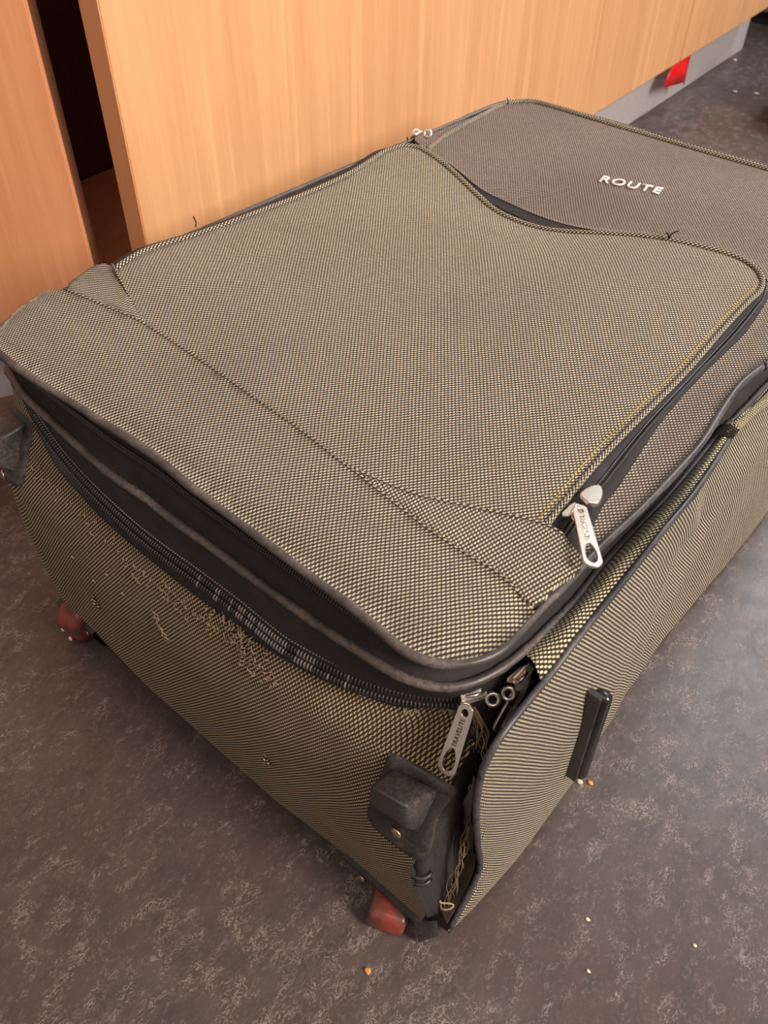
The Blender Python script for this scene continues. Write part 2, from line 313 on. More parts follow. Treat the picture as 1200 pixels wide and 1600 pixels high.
def lino():
    m, nt, b = mat('marbled_linoleum')
    obj = objvec(nt)
    mp = N(nt, 'ShaderNodeMapping'); nt.links.new(obj, mp.inputs[0]); mp.inputs['Rotation'].default_value = (0, 0, .5); mp.inputs['Scale'].default_value = (1, .62, 1)
    v = mp.outputs[0]
    big = sstep(nt, noise(nt, obj, 5, 4, .6), .35, .65)
    mid = noise(nt, v, 46, 7, .70, .5)
    dens = sstep(nt, noise(nt, obj, 4.5, 3, .5), .36, .60)
    fleck_mask = sstep(nt, M(nt, 'ADD', noise(nt, v, 62, 4, .65, .4), M(nt, 'MULTIPLY', M(nt, 'SUBTRACT', dens, .5), .10)), .47, .66)
    w = noise(nt, v, 240, 3, .6, 1.2)
    ridge = M(nt, 'ABSOLUTE', M(nt, 'SUBTRACT', w, .5))
    line = M(nt, 'MULTIPLY', sstep(nt, ridge, .050, .006), fleck_mask)
    w2 = noise(nt, v, 380, 3, .65, .8)
    line2 = M(nt, 'MULTIPLY', sstep(nt, w2, .50, .68), sstep(nt, noise(nt, v, 90, 4, .6), .34, .66))
    c = mixc(nt, big, (.086, .060, .053), (.100, .079, .073))
    c = mixc(nt, M(nt, 'MULTIPLY', sstep(nt, mid, .36, .70), .60), c, (.046, .036, .034))
    c = mixc(nt, M(nt, 'MULTIPLY', line2, .42), c, (.22, .175, .158))
    c = mixc(nt, M(nt, 'MULTIPLY', line, .62), c, (.36, .295, .27))
    nt.links.new(c, b.inputs['Base Color'])
    r = M(nt, 'ADD', .30, M(nt, 'MULTIPLY', mid, .18)); nt.links.new(r, b.inputs['Roughness'])
    b.inputs['Specular IOR Level'].default_value = .45
    bump(nt, M(nt, 'ADD', mid, M(nt, 'MULTIPLY', line, .4)), .22, .0012, b)
    return m
LINO = lino()

# ------------------------------------------------------------------ object helpers
def link_mesh(name, me, material, parent=None, smooth=True, extra=()):
    o = bpy.data.objects.new(name, me); COL.objects.link(o)
    if material: me.materials.append(material)
    for x in extra: me.materials.append(x)
    if smooth:
        me.polygons.foreach_set('use_smooth', [True] * len(me.polygons))
    if parent: adopt(o, parent)
    return o
def world_of(o):
    m = o.matrix_basis.copy()
    return world_of(o.parent) @ o.matrix_parent_inverse @ m if o.parent else m
def adopt(o, parent):
    o.parent = parent
    o.matrix_parent_inverse = world_of(parent).inverted()
def empty(name, loc, label, cat, group=None):
    o = bpy.data.objects.new(name, None); COL.objects.link(o); o.location = loc
    o.empty_display_size = .05
    tag(o, label, cat, group); return o
def tag(o, label, cat=None, group=None):
    o['label'] = label
    if cat: o['category'] = cat
    if group: o['group'] = group
def raw(name, verts, faces, material, parent=None, uvs=None, smooth=True):
    me = bpy.data.meshes.new(name)
    me.from_pydata([tuple(v) for v in verts], [], faces)
    if uvs:
        lay = me.uv_layers.new(name='UVMap')
        for l in me.loops: lay.data[l.index].uv = uvs[l.vertex_index]
    me.update()
    return link_mesh(name, me, material, parent, smooth)
def resample(pts, step=None, n=None, closed=False):
    pts = [V(p) for p in pts]
    if closed: pts = pts + [pts[0]]
    # Catmull-Rom, then even spacing
    fine = []
    m = len(pts)
    for i in range(m - 1):
        p1, p2 = pts[i], pts[i + 1]
        p0 = pts[i - 1] if i > 0 else (pts[-2] if closed else p1 * 2 - p2)
        p3 = pts[i + 2] if i + 2 < m else (pts[1] if closed else p2 * 2 - p1)
        for k in range(8):
            t = k / 8
            fine.append(.5 * ((2 * p1) + (p2 - p0) * t + (2 * p0 - 5 * p1 + 4 * p2 - p3) * t * t + (3 * p1 - p0 - 3 * p2 + p3) * t ** 3))
    fine.append(pts[-1])
    L = [0]
    for a, c in zip(fine, fine[1:]): L.append(L[-1] + (c - a).length)
    tot = L[-1]
    if n is None: n = max(2, int(tot / step) + 1)
    cnt = n if not closed else n
    out, j = [], 0
    for i in range(cnt):
        s = tot * i / (cnt - 1 if not closed else cnt)
        while j < len(L) - 2 and L[j + 1] < s: j += 1
        k = (s - L[j]) / max(L[j + 1] - L[j], 1e-9)
        out.append(fine[j].lerp(fine[j + 1], k))
    return out
def smooth_line(pts, it=2):
    for _ in range(it):
        pts = [pts[0]] + [(a + b * 2 + c) / 4 for a, b, c in zip(pts, pts[1:], pts[2:])] + [pts[-1]]
    return pts
def tube_data(pts, r, sides=8, closed=False, cap=True, rfun=None):
    vs, fs, uvs = [], [], []
    n = len(pts); up = V((0, 0, 1)); s = 0
    for i, p in enumerate(pts):
        a = pts[i - 1] if (i > 0 or closed) else p
        c = pts[(i + 1) % n] if (i < n - 1 or closed) else p
        t = (c - a).normalized()
        side = t.cross(up)
        if side.length < .15: side = t.cross(V((1, 0, 0)))
        side.normalize(); nrm = side.cross(t).normalized()
        if i: s += (p - pts[i - 1]).length
        rr = r * (rfun(i / n) if rfun else 1)
        for k in range(sides):
            q = 2 * PI * k / sides
            vs.append(p + side * (math.cos(q) * rr) + nrm * (math.sin(q) * rr)); uvs.append((k / sides * 2 * PI * r, s))
    for i in range(n if closed else n - 1):
        for k in range(sides):
            a, c = i * sides + k, i * sides + (k + 1) % sides
            j = (i + 1) % n
            fs.append((a, c, j * sides + (k + 1) % sides, j * sides + k))
    if cap and not closed:
        fs.append(tuple(range(sides - 1, -1, -1))); fs.append(tuple((n - 1) * sides + k for k in range(sides)))
    return vs, fs, uvs
def tube(name, pts, r, material, parent, sides=8, closed=False, rfun=None):
    v, f, u = tube_data(pts, r, sides, closed, True, rfun)
    return raw(name, v, f, material, parent, u)
def join_data(parts):
    vs, fs, us = [], [], []
    for v, f, u in parts:
        o = len(vs); vs += v; us += u; fs += [tuple(i + o for i in q) for q in f]
    return vs, fs, us
def loft(name, rows, material, parent, closed=False, uvfun=None):
    """rows: lists of equal length"""
    n = len(rows[0]); vs = [p for r in rows for p in r]; fs = []; uvs = []
    for j in range(len(rows) - 1):
        for i in range(n if closed else n - 1):
            k = (i + 1) % n
            fs.append((j * n + i, j * n + k, (j + 1) * n + k, (j + 1) * n + i))
    if uvfun: uvs = [uvfun(p) for p in vs]
    else:
        for j, r in enumerate(rows):
            s = 0
            for i, p in enumerate(r):
                if i: s += (p - r[i - 1]).length
                w = 0 if j == 0 else sum((rows[q][i] - rows[q - 1][i]).length for q in range(1, j + 1))
                uvs.append((s, w))
    return raw(name, vs, fs, material, parent, uvs)
def inside(p, poly):
    c = False; x, y = p; j = len(poly) - 1
    for i in range(len(poly)):
        xi, yi = poly[i]; xj, yj = poly[j]
        if (yi > y) != (yj > y) and x < (xj - xi) * (y - yi) / (yj - yi) + xi: c = not c
        j = i
    return c
def panel(name, outline, to3d, material, parent, uvfun=None, step=.006, skirt=None):
    """fabric panel: a 2D outline filled with a fine mesh and draped by to3d(a, b)"""
    poly = [(p[0], p[1]) for p in outline]
    n = len(poly)
    xs = [p[0] for p in poly]; ys = [p[1] for p in poly]
    pts = [V(p) for p in poly]
    x = min(xs) + step * .5
    edge = [V(p) for p in poly]
    while x < max(xs):
        y = min(ys) + step * .5
        while y < max(ys):
            if inside((x, y), poly):
                q = V((x, y))
                if min((q - e).length_squared for e in edge) > (step * .45) ** 2: pts.append(q)
            y += step
        x += step
    co, _, faces, *_ = delaunay_2d_cdt(pts, [(i, (i + 1) % n) for i in range(n)], [], 1, 1e-6)
    vs = [V(to3d(c.x, c.y)) for c in co]
    uv = [(uvfun(c.x, c.y) if uvfun else (c.x, c.y)) for c in co]
    fs = [tuple(f) for f in faces]
    if skirt:                                  # turned-down hem so that the panel has thickness
        o = len(vs)
        for i in range(n):
            vs.append(vs[i] + V(skirt)); uv.append(uv[i])
        for i in range(n):
            j = (i + 1) % n
            fs.append((i, j, o + j, o + i))
    return raw(name, vs, fs, material, parent, uv)
def prism(outline, z0, z1, name, material, parent, smooth=False):
    n = len(outline)
    vs = [V((p[0], p[1], z0)) for p in outline] + [V((p[0], p[1], z1)) for p in outline]
    fs = [tuple(range(n - 1, -1, -1)), tuple(range(n, 2 * n))] + [(i, (i + 1) % n, n + (i + 1) % n, n + i) for i in range(n)]
    return raw(name, vs, fs, material, parent, None, smooth)
def bevelled(o, w, seg=2):
    bm = bmesh.new(); bm.from_mesh(o.data)
    bmesh.ops.recalc_face_normals(bm, faces=bm.faces)
    bmesh.ops.bevel(bm, geom=list(bm.edges), offset=w, segments=seg, affect='EDGES', profile=.5, clamp_overlap=True)
    bm.to_mesh(o.data); bm.free(); return o
def oriented_box(name, origin, ex, ey, ez, size, material, parent, bev=.001):
    """box centred on origin with edge directions ex, ey, ez"""
    vs = []
    for k in (-1, 1):
        for j in (-1, 1):
            for i in (-1, 1):
                vs.append(V(origin) + ex * (i * size[0] / 2) + ey * (j * size[1] / 2) + ez * (k * size[2] / 2))
    fs = [(0, 2, 3, 1), (4, 5, 7, 6), (0, 1, 5, 4), (2, 6, 7, 3), (0, 4, 6, 2), (1, 3, 7, 5)]
    o = raw(name, vs, fs, material, parent, None, False)
    if bev: bevelled(o, bev)
    return o
DEPS = bpy.context.evaluated_depsgraph_get
def curve_mesh(name, splines, thick, bev, frame, material, parent):
    """flat filled outline with holes, thickened: frame = (origin, ex, ey)"""
    cu = bpy.data.curves.new(name, 'CURVE'); cu.dimensions = '2D'; cu.fill_mode = 'BOTH'
    for s in splines:
        sp = cu.splines.new('POLY'); sp.points.add(len(s) - 1); sp.use_cyclic_u = True
        for q, (a, c) in zip(sp.points, s): q.co = (a, c, 0, 1)
    cu.extrude = thick / 2; cu.bevel_depth = bev; cu.bevel_resolution = 1
    return from_curve(name, cu, frame, material, parent)
def from_curve(name, cu, frame, material, parent):
    t = bpy.data.objects.new('temporary', cu); COL.objects.link(t)
    dg = DEPS(); dg.update()
    me = bpy.data.meshes.new_from_object(t.evaluated_get(dg), depsgraph=dg)
    me.materials.clear()
    bpy.data.objects.remove(t); bpy.data.curves.remove(cu)
    o, ex, ey = frame; ez = ex.cross(ey)
    me.transform(Matrix(((ex.x, ey.x, ez.x, o.x), (ex.y, ey.y, ez.y, o.y), (ex.z, ey.z, ez.z, o.z), (0, 0, 0, 1))))
    me.name = name
    return link_mesh(name, me, material, parent, False)
def letters(name, body, width, height, frame, extrude, offset, material, parent, spacing=1.0):
    cu = bpy.data.curves.new(name, 'FONT'); cu.body = body; cu.align_x = 'LEFT'
    cu.size = 1; cu.extrude = 0; cu.space_character = spacing; cu.offset = offset
    t = bpy.data.objects.new('temporary', cu); COL.objects.link(t)
    dg = DEPS(); dg.update()
    me = bpy.data.meshes.new_from_object(t.evaluated_get(dg), depsgraph=dg)
    bpy.data.objects.remove(t); bpy.data.curves.remove(cu)
    me.materials.clear()
    bm = bmesh.new(); bm.from_mesh(me)
    xs = [v.co.x for v in bm.verts]; ys = [v.co.y for v in bm.verts]
    r = bmesh.ops.extrude_face_region(bm, geom=bm.faces[:])
    for g in r['geom']:
        if isinstance(g, bmesh.types.BMVert): g.co.z = 1
    o, ex, ey = frame; ez = ex.cross(ey)
    for v in bm.verts:
        a = (v.co.x - min(xs)) / (max(xs) - min(xs)) * width; c = (v.co.y - min(ys)) / (max(ys) - min(ys)) * height
        v.co = o + ex * a + ey * c + ez * (v.co.z * extrude)
    bmesh.ops.recalc_face_normals(bm, faces=bm.faces)
    bm.to_mesh(me); bm.free(); me.name = name
    return link_mesh(name, me, material, parent, False)

# ------------------------------------------------------------------ the setting
floor = raw('floor', [V((-2.2, -1.6, 0)), V((2.6, -1.6, 0)), V((2.6, 3.6, 0)), V((-2.2, 3.6, 0))], [(0, 1, 2, 3)], LINO, None, None, False)
floor['kind'] = 'structure'
floor['label'] = 'dark grey brown marbled linoleum floor with pale flecks'

plaster = plain('plaster', (.62, .57, .52), .9)
wall = raw('wall_back', [V((-2.2, 3.6, 0)), V((2.6, 3.6, 0)), V((2.6, 3.6, 2.9)), V((-2.2, 3.6, 2.9)), V((-2.2, 3.7, 0)), V((2.6, 3.7, 0)), V((2.6, 3.7, 2.9)), V((-2.2, 3.7, 2.9))],
           [(0, 1, 2, 3), (5, 4, 7, 6), (3, 2, 6, 7), (0, 3, 7, 4), (1, 5, 6, 2)], plaster, None, None, False)
wall['kind'] = 'structure'; wall['label'] = 'plain plaster wall at the far end of the room'

# cabinets run along direction d, fronts face n
AZ = math.radians(-3.6)
d = V((math.sin(AZ), math.cos(AZ), 0)); nn = V((math.cos(AZ), -math.sin(AZ), 0)); up = V((0, 0, 1))
A0 = V((-.5432, .2222, 0))                       # left bottom front corner of the wide front
def board(name, s0, s1, z0, z1, t0, t1, material, parent, bev=.0012):
    """board between run positions s0..s1, heights z0..z1, depths t0..t1 behind the front plane"""
    c = A0 + d * ((s0 + s1) / 2) - nn * ((t0 + t1) / 2) + up * ((z0 + z1) / 2)
    return oriented_box(name, c, d, nn, up, (s1 - s0, abs(t1 - t0), z1 - z0), material, parent, bev)
SEAM = 1.3585; END_S = 1.876
cab = empty('cabinet', A0 - nn * .3, 'wide beech cabinet front behind the suitcase, left of the thin seam', 'cabinet')
board('door', 0, SEAM - .0038, .113, .80, 0, .026, BEECH, cab)
cz = board('edge_band', -.0008, 0, .1135, .7995, .0012, .0248, EDGE, cab, 0); cz['label'] = 'darker orange edge of the cabinet front'
cab2 = empty('cabinet', A0 + d * 1.6 - nn * .3, 'beech cabinet front right of the thin seam, at the top right', 'cabinet')
board('door', SEAM + .0038, END_S, .113, .80, 0, .026, BEECH, cab2)
board('side_panel', END_S - .018, END_S, .113, .80, .027, .45, BEECH, cab2)
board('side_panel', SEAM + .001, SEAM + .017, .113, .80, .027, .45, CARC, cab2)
# carcass of the first cabinet, seen dark through the gap on the left
board('bottom_board', .033, SEAM - .018, .113, .133, .036, .43, BEECH_DIM, cab)
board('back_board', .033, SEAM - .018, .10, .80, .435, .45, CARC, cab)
board('top_board', .033, SEAM - .018, .80, .83, -.0, .45, BEECH, cab)
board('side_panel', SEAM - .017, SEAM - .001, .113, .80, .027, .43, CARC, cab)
pl = board('plinth', .03, 1.956 - .017, .0005, .112, .050, .066, LAMINATE, None)
tag(pl, 'pale grey glossy plinth board under the beech cabinets', 'plinth')
# the cabinet at the left edge stands at an angle
LB = V((-.626, .2075, 0)); ld = V((.766, .643, 0)); ln = V((.643, -.766, 0))
cab3 = empty('cabinet', LB - ld * .3 - ln * .2, 'beech cabinet, reddened for dimmer light, at the left edge of the photo, angled beside the dark gap', 'cabinet')
def board3(name, s0, s1, z0, z1, t0, t1, material, bev=.0012):
    c = LB + ld * ((s0 + s1) / 2) - ln * ((t0 + t1) / 2) + up * ((z0 + z1) / 2)
    return oriented_box(name, c, ld, ln, up, (s1 - s0, abs(t1 - t0), z1 - z0), material, cab3, bev)
board3('door', -.50, 0, .113, .80, 0, .022, BEECH_DIM, .0025)
eb = board3('edge_band', 0, .0008, .1155, .797, .0025, .0195, EDGE_SHADE, 0); eb['label'] = 'edge strip of the door, its shade put into the colour'
board3('side_panel', -.50, -.482, .113, .80, .024, .26, BEECH_DIM)
board3('top_board', -.50, -.0, .80, .83, 0, .024, BEECH_DIM)
board3('bottom_board', -.48, -.30, .113, .131, .024, .24, BEECH_DIM)
board3('plinth', -.50, -.06, .0005, .112, .045, .06, LAMINATE)

# red foil caught under the front, by the seam
f0 = A0 + d * 1.36 - nn * .012
def fp(s, t, z): return A0 + d * s - nn * t + up * z
red_rows = [[fp(1.372, .016, .1125), fp(1.388, .008, .1128), fp(1.452, .014, .1128)],
            [fp(1.352, .016, .090), fp(1.402, .003, .084), fp(1.449, .013, .078)],
            [fp(1.334, .014, .0665), fp(1.424, .006, .057), fp(1.443, .010, .046)]]
rr = [resample([r[0], r[0].lerp(r[1], .9), r[1], r[1].lerp(r[2], .12), r[2]], n=13) for r in red_rows]
red = loft('foil_wrapper', rr, REDFOIL, None)
sm = red.modifiers.new('thickness', 'SOLIDIFY'); sm.thickness = .0012
tag(red, 'crumpled bright red foil hanging below the cabinet seam', 'wrapper')

# grey appliance at the far end and a dark bag beside it
far = empty('storage_unit', (-.45, 2.55, 0), 'dark grey unit on a black recessed base beyond the cabinets', 'storage unit')
oriented_box('body', V((-.45, 2.63, .43)), V((1, 0, 0)), V((0, 1, 0)), up, (1.3, .5, .79), GREYBOX, far, .004)
oriented_box('base', V((-.45, 2.645, .0165)), V((1, 0, 0)), V((0, 1, 0)), up, (1.28, .47, .032), DARKBOX, far, .002)
bm = bmesh.new()
bmesh.ops.create_icosphere(bm, subdivisions=4, radius=1)
for v in bm.verts:
    nz = mnoise.noise(v.co * 1.4) * .05
    v.co = V((v.co.x * .085, v.co.y * .13, max(v.co.z, -.62) * .10 + .0625)) * 1 + V((v.co.x, v.co.y, 0)) * nz * .5
    v.co += V((-.398, 1.80, 0))
me = bpy.data.meshes.new('bag'); bm.to_mesh(me); bm.free()
bag = link_mesh('bag', me, BAG)
tube('handle', resample([V((-.43, 1.79, .105)), V((-.42, 1.79, .150)), V((-.385, 1.80, .162)), V((-.355, 1.81, .145)), V((-.35, 1.81, .105))], .008), .006, BAG, bag, 8)
tag(bag, 'dark brown slumped bag at the right edge beyond the suitcase', 'bag')

# crumbs on the floor
crumb_labels = ['pale orange crumb on the floor near the bottom edge', 'pale crumb beside the foot of the black side runner',
                'orange crumb just right of the runner foot', 'white speck on the floor right of the near corner',
                'white speck on the floor below the near corner, further right', 'tiny pale speck on the open floor at the lower right',
                'white speck in the shadow by the plinth end', 'white crumb on the far floor, left of its neighbour', 'white crumb on the far floor nearest the bag']
for i, (p, lab) in enumerate(zip(P3['crumbs'], crumb_labels)):
    bm = bmesh.new(); bmesh.ops.create_icosphere(bm, subdivisions=2, radius=1)
    r = (.0021, .0022, .0021, .0014, .0013, .0012, .0035, .0042, .0042)[i]
    for v in bm.verts:
        k = 1 + .45 * mnoise.noise(v.co * 1.7 + V((i * 3.1, 0, 0)))
        v.co = V((v.co.x * 1.35, v.co.y, max(v.co.z, -.5) * .75)) * k * r + V((p.x, p.y, .38 * r))
    me = bpy.data.meshes.new('crumb'); bm.to_mesh(me); bm.free()
    o = link_mesh('crumb', me, CRUMB_ORANGE if i in (0, 2) else CRUMB)
    lo = min(v.co.z for v in me.vertices)
    for v in me.vertices: v.co.z += -lo + .0001
    tag(o, lab, 'crumb', 'crumbs on the linoleum')

# ------------------------------------------------------------------ the suitcase
case = empty('suitcase', (-.22, .34, 0), 'worn olive tweed suitcase lying on its back, torn at the near corner', 'suitcase')

# --- wheel end, far side and left side: one wrapped fabric shell, unrolled as (s along the foot, z)
XR = .415; RC = .035
ARC = RC * PI / 2
def body_pt(s, z):
    if s <= XR:
        return (-s, end_y(-s, z), z)
    e = end_y(-XR, z)
    if s <= XR + ARC:
        q = (s - XR) / RC
        o = e * math.cos(q) - .004 * math.sin(q)
        return (-XR - math.sin(q) * (RC - o), RC - math.cos(q) * (RC - o), z)
    s2 = s - XR - ARC
    if s2 <= .60: return (-XR - RC - .004 * math.sin(PI * z / .30) * min(1, s2 / .1), RC + s2, z)
    s3 = s2 - .60
    if s3 <= ARC:
        q = s3 / RC
        return (-XR - math.cos(q) * RC, .64 + math.sin(q) * RC, z)
    return (-XR + (s3 - ARC), .68, z)
tl = [V((-p.x, p.z)) for p in P3['tape_low'][:16]]
tl.reverse()                                               # from the near corner to the far left corner
tl = [q for q in tl if q.x < .412]
top_edge = [V((t.x, t.y + .004)) for t in tl] + [V((.425, .2655)), V((.445, .2665)), V((.48, .2665)), V((.60, .265)), V((1.0, .265)), V((1.3, .265)), V((1.47, .265))]
right_edge = [V((-p.x, p.z)) for p in P3['end_right'][:9]]
right_edge = [V((-p.x, p.z)) for p in P3['end_right'] if p.z > .012]
bottom = [V((.016, .0015)), V((.10, .0005)), V((.25, .0005)), V((.40, .0005)), V((.45, .0005)), V((.7, .0005)), V((1.1, .0005)), V((1.47, .0005))]
def res2(pts, step): return [V((p.x, p.y)) for p in resample([V((q.x, q.y, 0)) for q in pts], step)]
ol = res2(top_edge, .005)[:-1] + res2([top_edge[-1], bottom[-1]], .03)[:-1] + res2(bottom[::-1], .006)[:-1] + res2([bottom[0]] + right_edge[::-1] + [top_edge[0]], .005)[:-1]
body = panel('body', ol, body_pt, FAB_END, case, lambda s, z: (-s, z), .007)

# --- long right side
se = smooth_line(resample(P3['side_edge'], .004), 3)
se2 = [V((p.y, p.z)) for p in se]
far_top = [V((.33, .268)), V((.40, .262)), V((.50, .262)), V((.64, .262))]
ol = res2([far_top[3], far_top[2], far_top[1], far_top[0], se2[0]], .008)[:-1] + se2 + res2([V((.0, .006)), V((.02, .0008)), V((.10, .0005)), V((.3, .0005)), V((.64, .0005)), V((.645, .13)), far_top[3]], .008)[:-1]
ol = [q for i, q in enumerate(ol) if i == 0 or (q - ol[i - 1]).length > .0015]
side = panel('side_panel', ol, lambda y, z: (side_x(y, z), y, z), FAB, case, lambda y, z: (-y, z), .007)
# far short end and corner beyond the frame, so the case is closed
raw('far_end', [V((-.39, .68, .001)), V((-.02, .68, .001)), V((.010, .645, .001)), V((-.39, .68, .26)), V((-.02, .68, .26)), V((-.004, .645, .255))],
    [(0, 1, 4, 3), (1, 2, 5, 4)], FAB, case, [(0, 0), (.37, 0), (.41, 0), (0, .26), (.37, .26), (.41, .26)])

# --- rims
rt = smooth_line(resample(P3['rim_top'], .006), 2)
rt_loop = rt + [V((-.004, .45, .305)), V((-.003, .60, .305)), V((-.006, .645, .305)), V((-.018, .668, .305)), V((-.045, .679, .305)), V((-.2, .680, .305)),
                V((-.39, .680, .305)), V((-.422, .671, .305)), V((-.438, .648, .305)), V((-.442, .60, .305)), V((-.446, .45, .305)), V((-.448, .3, .306)),
                V((-.449, .15, .307)), V((-.448, .06, .306)), V((-.443, .028, .305)), V((-.431, .010, .305))]
rl = smooth_line(resample(P3['rim_low'], .006), 2)
rl_loop = rl + [V((-.006, .45, .268)), V((-.005, .60, .268)), V((-.008, .645, .268)), V((-.020, .668, .268)), V((-.047, .680, .268)), V((-.2, .681, .268)),
                V((-.39, .681, .268)), V((-.424, .672, .268)), V((-.442, .648, .268)), V((-.447, .60, .268)), V((-.45, .45, .268)), V((-.452, .3, .268)),
                V((-.453, .15, .268)), V((-.453, .06, .268)), V((-.452, .035, .268))]
NL = 480
def align(loop, n):
    r = resample(loop, n=n, closed=True)
    # start where the loop crosses x=-.2 on the near short side
    k = min(range(n), key=lambda i: (r[i] - V((-.2, 0, r[i].z))).length)
    return r[k:] + r[:k]
RT, RL = align(rt_loop, NL), align(rl_loop, NL)
ctr = V((-.225, .34, 0))
def inward(loop, i):
    t = (loop[(i + 1) % len(loop)] - loop[i - 1]); t.z = 0; t.normalize()
    q = V((-t.y, t.x, 0))
    return q if (ctr - loop[i]).dot(q) > 0 else -q
rows = []
for k, (w, ins) in enumerate([(0, .001), (.06, .007), (.18, .0095), (.40, .0105), (.46, .0085), (.60, .0085), (.66, .0115), (.84, .0105), (.95, .007), (1, .001)]):
    rows.append([RT[i].lerp(RL[i], w) + inward(RT, i) * ins for i in range(NL)])
band = loft('zipper_band', rows, TAPE, case, True); band['label'] = 'black recessed band between the two pipings'
rnd = random.Random(3)
ph = [rnd.uniform(.85, 1.12) for _ in range(60)]
def rside(loop, t):
    p = loop[int(t * NL) % NL]
    return 1 - .15 * min(1, max(0, (p.y - .03) / .06)) if p.x > -.1 else 1
pipe_a = tube('piping', RT, .0028, PIPE, case, 10, True, lambda t: ph[int(t * 59)] * rside(RT, t)); pipe_a['label'] = 'upper piping, scuffed grey along the near edge'
pipe_b = tube('piping', RL, .0028, PIPE, case, 10, True, lambda t: ph[int((t * 37) % 1 * 59)] * rside(RL, t)); pipe_b['label'] = 'lower piping, rubbed brown and grey'
for o in (pipe_a, pipe_b):
    o.data.materials.append(PIPE_SIDE)
    for q in o.data.polygons:
        c = q.center
        if c.y > .075 and c.x > -.1: q.material_index = 1
sp = tube('piping', [V((-.0065, .365, .254)), V((-.006, .345, .259)), V((-.0045, .328, .264))] + se, .0021, PIPE_SIDE, case, 8); sp['label'] = 'piping along the long side down to the torn corner'
# thin closed zipper inside the recessed band
def tooth_rows(name, line, out, pitch, length, width, parent, material, kind='stuff', lift=.0008, keep=None):
    parts = []
    L = resample(line, pitch)
    n = len(L)
    for i in range(1, n - 1):
        t = (L[i + 1] - L[i - 1]).normalized(); o = out(i, L[i], t)
        nrm = t.cross(o).normalized()
        if nrm.z < 0: nrm = -nrm
        for s in (-1, 1):
            if keep and not keep(i / n, i * 2 + s): continue
            c = L[i] + o * (s * length * .31) + t * (pitch * .25 * s) 
            vs = []
            for a, h, wv in ((-.5, .15, 1), (-.2, 1.1, 1.0), (.2, 1.1, .9), (.5, .2, .7)):
                for q in (-.5, .5):
                    vs.append(c + o * (a * length * .46 * s) + t * (q * width * wv) + nrm * (lift + h * width * .9))
            fs = [(0, 1, 3, 2), (2, 3, 5, 4), (4, 5, 7, 6)]
            base = [v - nrm * width * 1.1 for v in vs]
            allv = vs + base
            fs += [(0, 2, 10, 8), (2, 4, 12, 10), (4, 6, 14, 12), (1, 9, 11, 3), (3, 11, 13, 5), (5, 13, 15, 7), (0, 8, 9, 1), (6, 7, 15, 14)]
            parts.append((allv, fs, [(0, 0)] * 16))
    v, f, u = join_data(parts)
    o = raw(name, v, f, material, parent, None, True)
    if kind: o['kind'] = kind
    return o
vis = [i for i in range(NL)]
mid = [RT[i].lerp(RL[i], .53) + inward(RT, i) * .0082 for i in range(NL)]
# only the stretch that can be seen: wheel end, near corner, right side
k0 = min(range(NL), key=lambda i: (mid[i] - V((-.445, .03, .285))).length)
k1 = min(range(NL), key=lambda i: (mid[i] - V((0, .42, .285))).length)
seq = mid[k0:] + mid[:k1] if k0 > k1 else mid[k0:k1]
tooth_rows('zipper_teeth', seq, lambda i, p, t: V((0, 0, 1)), .0020, .0050, .0011, band, TOOTH)
for w in (.40, .66):
    tube('tape_edge', [RT[i].lerp(RL[i], w) + inward(RT, i) * (.0088) for i in range(NL)], .0007, TAPE, band, 5, True)

# --- main zipper below the lower piping
cl = smooth_line(resample(P3['coil'], .005), 2)
rl_seg = P3['rim_low'][1:21]
NT = 120
r0 = resample([V((p.x, p.y, p.z - .002)) for p in rl_seg], n=NT)
r0 = [p + (ctr - p).normalized() * .0015 for p in r0]
r1 = resample([V((-.411, .010, .2648))] + cl + [V((-.012, .079, .238))], n=NT)
r2 = resample(P3['tape_low'], n=NT)
outw = lambda p: V(((p.x + .20) * .35, -1, 0)).normalized()
rowsT = []
for w in (0, .2, .4, .6, .78): rowsT.append([a.lerp(c, w) + outw(a) * (.001 * math.sin(PI * w)) for a, c in zip(r0, r1)])
rowsT.append([p + outw(p) * .0012 for p in r1])
for w in (.3, .6, .85, 1.0): rowsT.append([a.lerp(c, w) + outw(a) * (.0012 + .0022 * math.sin(PI * w * .9)) for a, c in zip(r1, r2)])
rowsT.append([p + V((0, .004, -.002)) for p in r2])
main_tape = loft('main_zipper_tape', rowsT, TAPE, case); main_tape['label'] = 'wide black tape of the main zipper'
def coil_out(i, p, t):
    q = V((0, -.35, -.94)); q = q - t * q.dot(t); return q.normalized()
cline = [p + outw(p) * .0022 for p in resample(cl, .002)]
nC = len(cline)
tooth_rows('zipper_teeth', cline, coil_out, .0023, .0092, .0009, main_tape, TOOTH, 'stuff', .0008, lambda q, k: random.Random(k * 7 + 1).random() >= .8 * math.exp(-((q - .60) / .09) ** 2))
tw = tooth_rows('zipper_teeth', cline, coil_out, .0023, .0092, .0009, main_tape, TOOTH_WORN, 'stuff', .0008, lambda q, k: random.Random(k * 7 + 1).random() < .8 * math.exp(-((q - .60) / .09) ** 2)); tw['label'] = 'teeth rubbed pale'
# line of pale lock stitches above the coil
parts = []
st = [p - coil_out(0, p, V((1, 0, 0))) * .0076 + outw(p) * .0024 for p in resample(cl, .0022)]
for i in range(2, len(st) - 1):
    t = (st[i + 1] - st[i]) * .5
    parts.append(tube_data([st[i], st[i] + t * .5, st[i] + t], .00055, 5))
v, f, u = join_data(parts); o = raw('lock_stitches', v, f, TOOTH_WORN, main_tape); o['kind'] = 'stuff'

